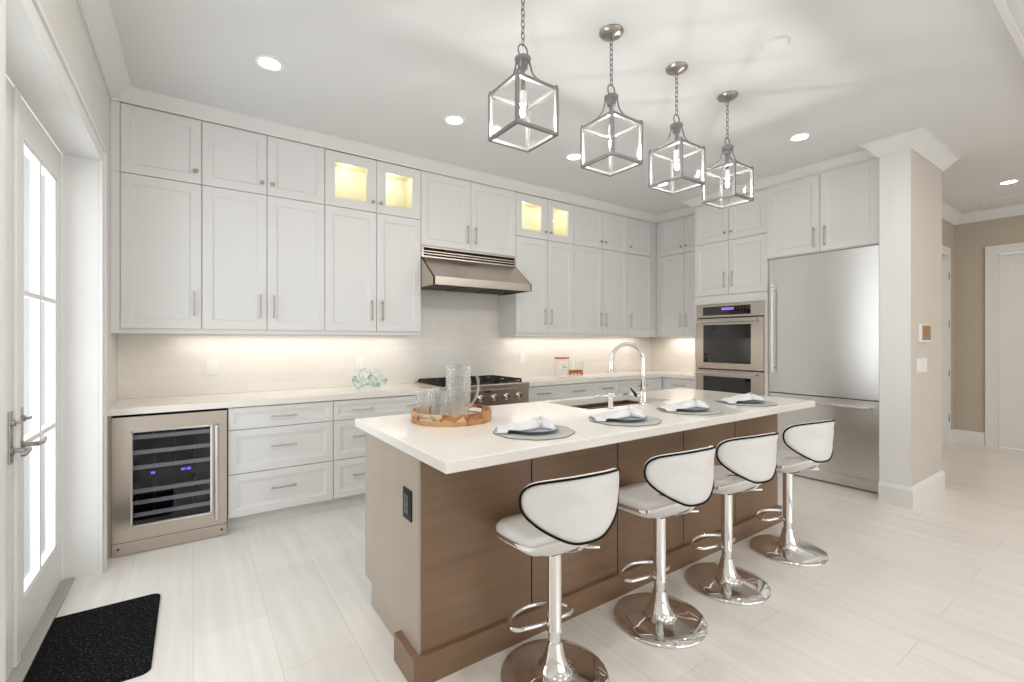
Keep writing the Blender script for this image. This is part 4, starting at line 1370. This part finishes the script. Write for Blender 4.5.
def make_setting(x, y, k, rz, which):
    mt = MB()
    # round mat with a loose petal edge
    pr_ = []
    for r, z in ((0.0, 0.0), (0.18, 0.0), (0.184, 0.0015), (0.18, 0.003), (0.0, 0.003)):
        pr_.append((r, z))
    rings = []
    for r, z in pr_:
        rings.append([Vector((r * (1 + 0.022 * math.cos(9 * 2 * PI * i / 72) * (r > 0.1)) * math.cos(2 * PI * i / 72), r * (1 + 0.022 * math.cos(9 * 2 * PI * i / 72) * (r > 0.1)) * math.sin(2 * PI * i / 72), z)) for i in range(72)])
    mt.grid_faces(rings, True)
    o = mt.obj('placemat', M['placemat'], None)
    em = MB()
    em.tube([(0.183 * (1 + 0.022 * math.cos(18 * PI * i / 72)) * math.cos(2 * PI * i / 72), 0.183 * (1 + 0.022 * math.cos(18 * PI * i / 72)) * math.sin(2 * PI * i / 72), 0.0022) for i in range(72)], 0.0018, 6, closed=True)
    em.obj('edge_cord', M['placemat_edge'], o)
    o.location = (x, y, TOP)
    tag(o, 'round sage placemat ' + which, 'placemat', 'round placemats on the island')
    p = thing('dinner_plate', 'pale blue plate on the placemat ' + which, 'plate', (x, y, TOP + 0.0034), 0, 'plates on the island')
    MB().lathe([(0.0, 0.001), (0.068, 0.0), (0.072, 0.004), (0.112, 0.014), (0.114, 0.016), (0.111, 0.0175), (0.072, 0.009), (0.0, 0.007)], 48, (0, 0, 0)).obj('dish', M['plate'], p, smooth=True, angle=0.9)
    MB().lathe([(0.113, 0.0135), (0.1155, 0.016), (0.1125, 0.0182), (0.1105, 0.0176)], 48, (0, 0, 0)).obj('rim', M['plate_rim'], p, smooth=True)
    # napkin pulled through a ring: a fan to one side, a short tuft to the other
    nk = MB()
    nu, nv = 34, 15
    rows = []
    for i in range(nu + 1):
        u = -0.165 + 0.255 * i / nu
        dx = abs(u - 0.030)
        hw = 0.016 + (0.064 * min(1, dx / 0.09) ** 0.8 if u < 0.03 else 0.046 * min(1, dx / 0.055) ** 0.8)
        pl = 0.018 if dx < 0.02 else 0.018 * max(0.25, 1 - dx / 0.16)
        if u < -0.105:
            zb = 0.024 - (-0.105 - u) * 0.24
        else:
            zb = 0.023 + 0.020 * math.exp(-(dx / 0.045) ** 2) + (0.012 * math.sin(min(1, dx / 0.11) * PI) if u < 0.03 else 0)
        row = []
        for j in range(nv + 1):
            q = -1 + 2 * j / nv
            zz = zb + pl * (0.55 + 0.45 * math.cos(q * PI * 2.5 + k)) * (1 - 0.35 * q * q) + 0.004 * math.sin(u * 60 + j * 1.7 + k * 2)
            fl_ = 0.0065 if u < -0.12 else 0.0215
            zz = fl_ + (max(zz, fl_) - fl_) * (1 - abs(q) ** 2.2)
            if u > 0.045:
                zz += 0.010 * (0.5 + 0.5 * math.cos(q * 9.0)) * (1 - q * q)
            row.append(Vector((u, q * hw + 0.006 * math.sin(u * 30 + k), zz)))
        rows.append(row)
    nk.grid_faces(rows, False)
    n_o = nk.obj('napkin', M['napkin'], None, smooth=True)
    n_o.location = (x, y, TOP)
    n_o.rotation_euler = (0, 0, rz)
    so = n_o.modifiers.new('thickness', 'SOLIDIFY')
    so.thickness = 0.003
    so.offset = 1
    tag(n_o, 'white cloth napkin ' + which, 'napkin', 'white napkins on the plates')
    rg_ = MB()
    rings = []
    for a_ in range(28):
        a = 2 * PI * a_ / 28
        rings.append(Vector((0.0, 0.021 * math.cos(a), 0.021 * math.sin(a))))
    rg_.tube(rings, 0.0032, 8, closed=True)
    ro = rg_.obj('napkin_ring', M['chrome'], None, smooth=True)
    ro.location = (x + math.cos(rz) * 0.030, y + math.sin(rz) * 0.030, TOP + 0.046)
    ro.rotation_euler = (0, 0, rz)
    tag(ro, 'silver napkin ring holding the napkin ' + which, 'napkin ring', 'napkin rings on the island')

for i, (x, y, w_) in enumerate(((1.275, 1.665, 'at the place nearest the tray'), (1.854, 1.640, 'in front of the sink, second place from the tray'),
                               (2.432, 1.650, 'right of the faucet, third place from the tray'), (3.050, 1.640, 'at the far place near the refrigerator'))):
    make_setting(x, y, i, PI - 0.60 + PI + 0.03 * i, w_)

# ------------------------------------------------------------------ things on the back counter
CT = 0.9144
gk = thing('glass_sculpture', 'aqua glass knot ornament on the back counter left of the range', 'ornament', (1.262, 3.985, CT))
gk.scale = (1.18, 1.1, 1.18)
def ring3(c, r, tr, nrm, n=28):
    nrm = Vector(nrm).normalized()
    u = nrm.orthogonal().normalized()
    w_ = nrm.cross(u)
    return [Vector(c) + (u * math.cos(2 * PI * k / n) + w_ * math.sin(2 * PI * k / n)) * r for k in range(n)]
aq = solid_glass('aqua_glass', (0.91, 0.975, 0.965, 1), 0.62, 0.02)
for c_, r, tr, nrm in (((-0.075, 0, 0.052), 0.040, 0.017, (0.3, -0.5, 0.9)), ((-0.03, 0.01, 0.098), 0.036, 0.014, (0.2, -1, 0.15)), ((0.045, 0.0, 0.095), 0.034, 0.014, (-0.3, -1, 0.4)),
                       ((0.01, -0.03, 0.060), 0.030, 0.014, (0.5, -0.8, 0.5)), ((0.075, -0.01, 0.048), 0.038, 0.016, (-0.6, -0.4, 0.8)), ((-0.10, -0.01, 0.048), 0.038, 0.014, (0.8, -0.4, 0.3)), ((0.03, 0.02, 0.030), 0.045, 0.014, (0.1, -0.1, 1))):
    pts = ring3(c_, r, tr, nrm)
    dz = min(p.z for p in pts) - tr
    if dz < 0.0:
        pts = [p + Vector((0, 0, -dz)) for p in pts]
    MB().tube(pts, tr, 10, closed=True).obj('loop', aq, gk, smooth=True)
MB().tube(catmull([(0.085, 0.0, 0.05), (0.12, 0.0, 0.062), (0.148, 0.0, 0.088)], 5), [0.014] * 4 + [0.010] * 4 + [0.005] * 3, 10).obj('tail', aq, gk, smooth=True)

jar = thing('glass_jar', 'clear glass jar with copper lid on the back counter right of the range', 'jar', (3.42, 3.94, CT))
jar.scale = (1.08, 1.08, 1.2)
mb = MB().lathe([(0.0, 0.0), (0.072, 0.0), (0.078, 0.006), (0.078, 0.165), (0.070, 0.176), (0.066, 0.172), (0.074, 0.160), (0.074, 0.010), (0.0, 0.006)], 36)
mb.obj('body', M['glass'], jar, smooth=True, angle=0.8)
MB().lathe([(0.076, 0.1765), (0.080, 0.179), (0.080, 0.190), (0.072, 0.194)], 36, (0, 0, 0), True, True).obj('lid', M['copper'], jar, smooth=True, angle=0.6)
mb = MB()
def mark(mb, a0, a1, z0, z1):
    ring = []
    for k in range(7):
        a = a0 + (a1 - a0) * k / 6
        ring.append([Vector((0.0787 * math.cos(a), 0.0787 * math.sin(a), z0)), Vector((0.0787 * math.cos(a), 0.0787 * math.sin(a), z1)), Vector((0.0783 * math.cos(a), 0.0783 * math.sin(a), z1)), Vector((0.0783 * math.cos(a), 0.0783 * math.sin(a), z0))])
    mb.grid_faces(ring, True, True, True)
A0 = -PI / 2 - 0.75
for k, (da, wz) in enumerate(((0.00, 0.03), (0.10, 0.014), (0.20, 0.014), (0.30, 0.020), (0.40, 0.014), (0.50, 0.014))):
    mark(mb, A0 + 0.15 + da, A0 + 0.19 + da, 0.100, 0.100 + wz)
mark(mb, A0 + 0.15, A0 + 0.69, 0.097, 0.101)
mark(mb, A0 + 0.15, A0 + 0.65, 0.066, 0.069)
mb.obj('lettering', M['ink'], jar)
jr2 = thing('glass_bowl', 'short clear glass bowl with copper scalloped band beside the lidded jar', 'bowl', (3.585, 3.89, CT))
jr2.scale = (1.2, 1.2, 1.45)
MB().lathe([(0.0, 0.0), (0.055, 0.0), (0.062, 0.008), (0.068, 0.06), (0.072, 0.125), (0.069, 0.125), (0.064, 0.06), (0.058, 0.012), (0.0, 0.006)], 32).obj('body', M['glass'], jr2, smooth=True, angle=0.8)
mb = MB().lathe([(0.064, 0.034), (0.0675, 0.034), (0.0695, 0.056), (0.0665, 0.056)], 32, (0, 0, 0))
mb.grid_faces([[Vector((0.064 * math.cos(a), 0.064 * math.sin(a), 0.034)) for a in [2 * PI * k / 32 for k in range(32)]], [Vector((0.0665 * math.cos(a), 0.0665 * math.sin(a), 0.056)) for a in [2 * PI * k / 32 for k in range(32)]]])
for k in range(12):
    a = 2 * PI * k / 12
    mb.sphere((0.0665 * math.cos(a), 0.0665 * math.sin(a), 0.028), 0.009, 8, 6, (0.7, 0.7, 1.3))
mb.obj('band', M['copper'], jr2, smooth=True, angle=0.8)

# ------------------------------------------------------------------ door mat
def rounded_rect(x0, x1, y0, y1, r, n=6):
    pts = []
    for cx_, cy_, a0 in ((x1 - r, y1 - r, 0), (x0 + r, y1 - r, PI / 2), (x0 + r, y0 + r, PI), (x1 - r, y0 + r, 1.5 * PI)):
        for k in range(n + 1):
            a = a0 + PI / 2 * k / n
            pts.append((cx_ + r * math.cos(a), cy_ + r * math.sin(a)))
    return pts
mo = MB()
pp = rounded_rect(-0.575, -0.140, 2.335, 3.040, 0.035)
cxm, cym = -0.36, 2.69
mo.grid_faces([[Vector((x, y, 0.0005)) for x, y in pp], [Vector((x, y, 0.006)) for x, y in pp], [Vector((cxm + (x - cxm) * 0.985, cym + (y - cym) * 0.985, 0.010)) for x, y in pp]], True, True, True)
tag(mo.obj('door_mat', M['mat']), 'black speckled door mat on the pale floor by the glazed door', 'door mat')

# ------------------------------------------------------------------ under-cabinet strips (lamps of the kitchen)
WARM = (1.0, 0.93, 0.85)
for x0, x1, p in ((-0.1, 1.66, 3.0), (2.86, 5.0, 4.2)):
    area('under_cabinet_strip', ((x0 + x1) / 2, YW - 0.12, ZUB - 0.035), (0, 0, 0), x1 - x0, 0.03, p, WARM)
area('under_cabinet_strip', (XR - 0.12, 3.60, ZUB - 0.035), (0, 0, 0), 0.03, 0.65, 2.0, WARM)
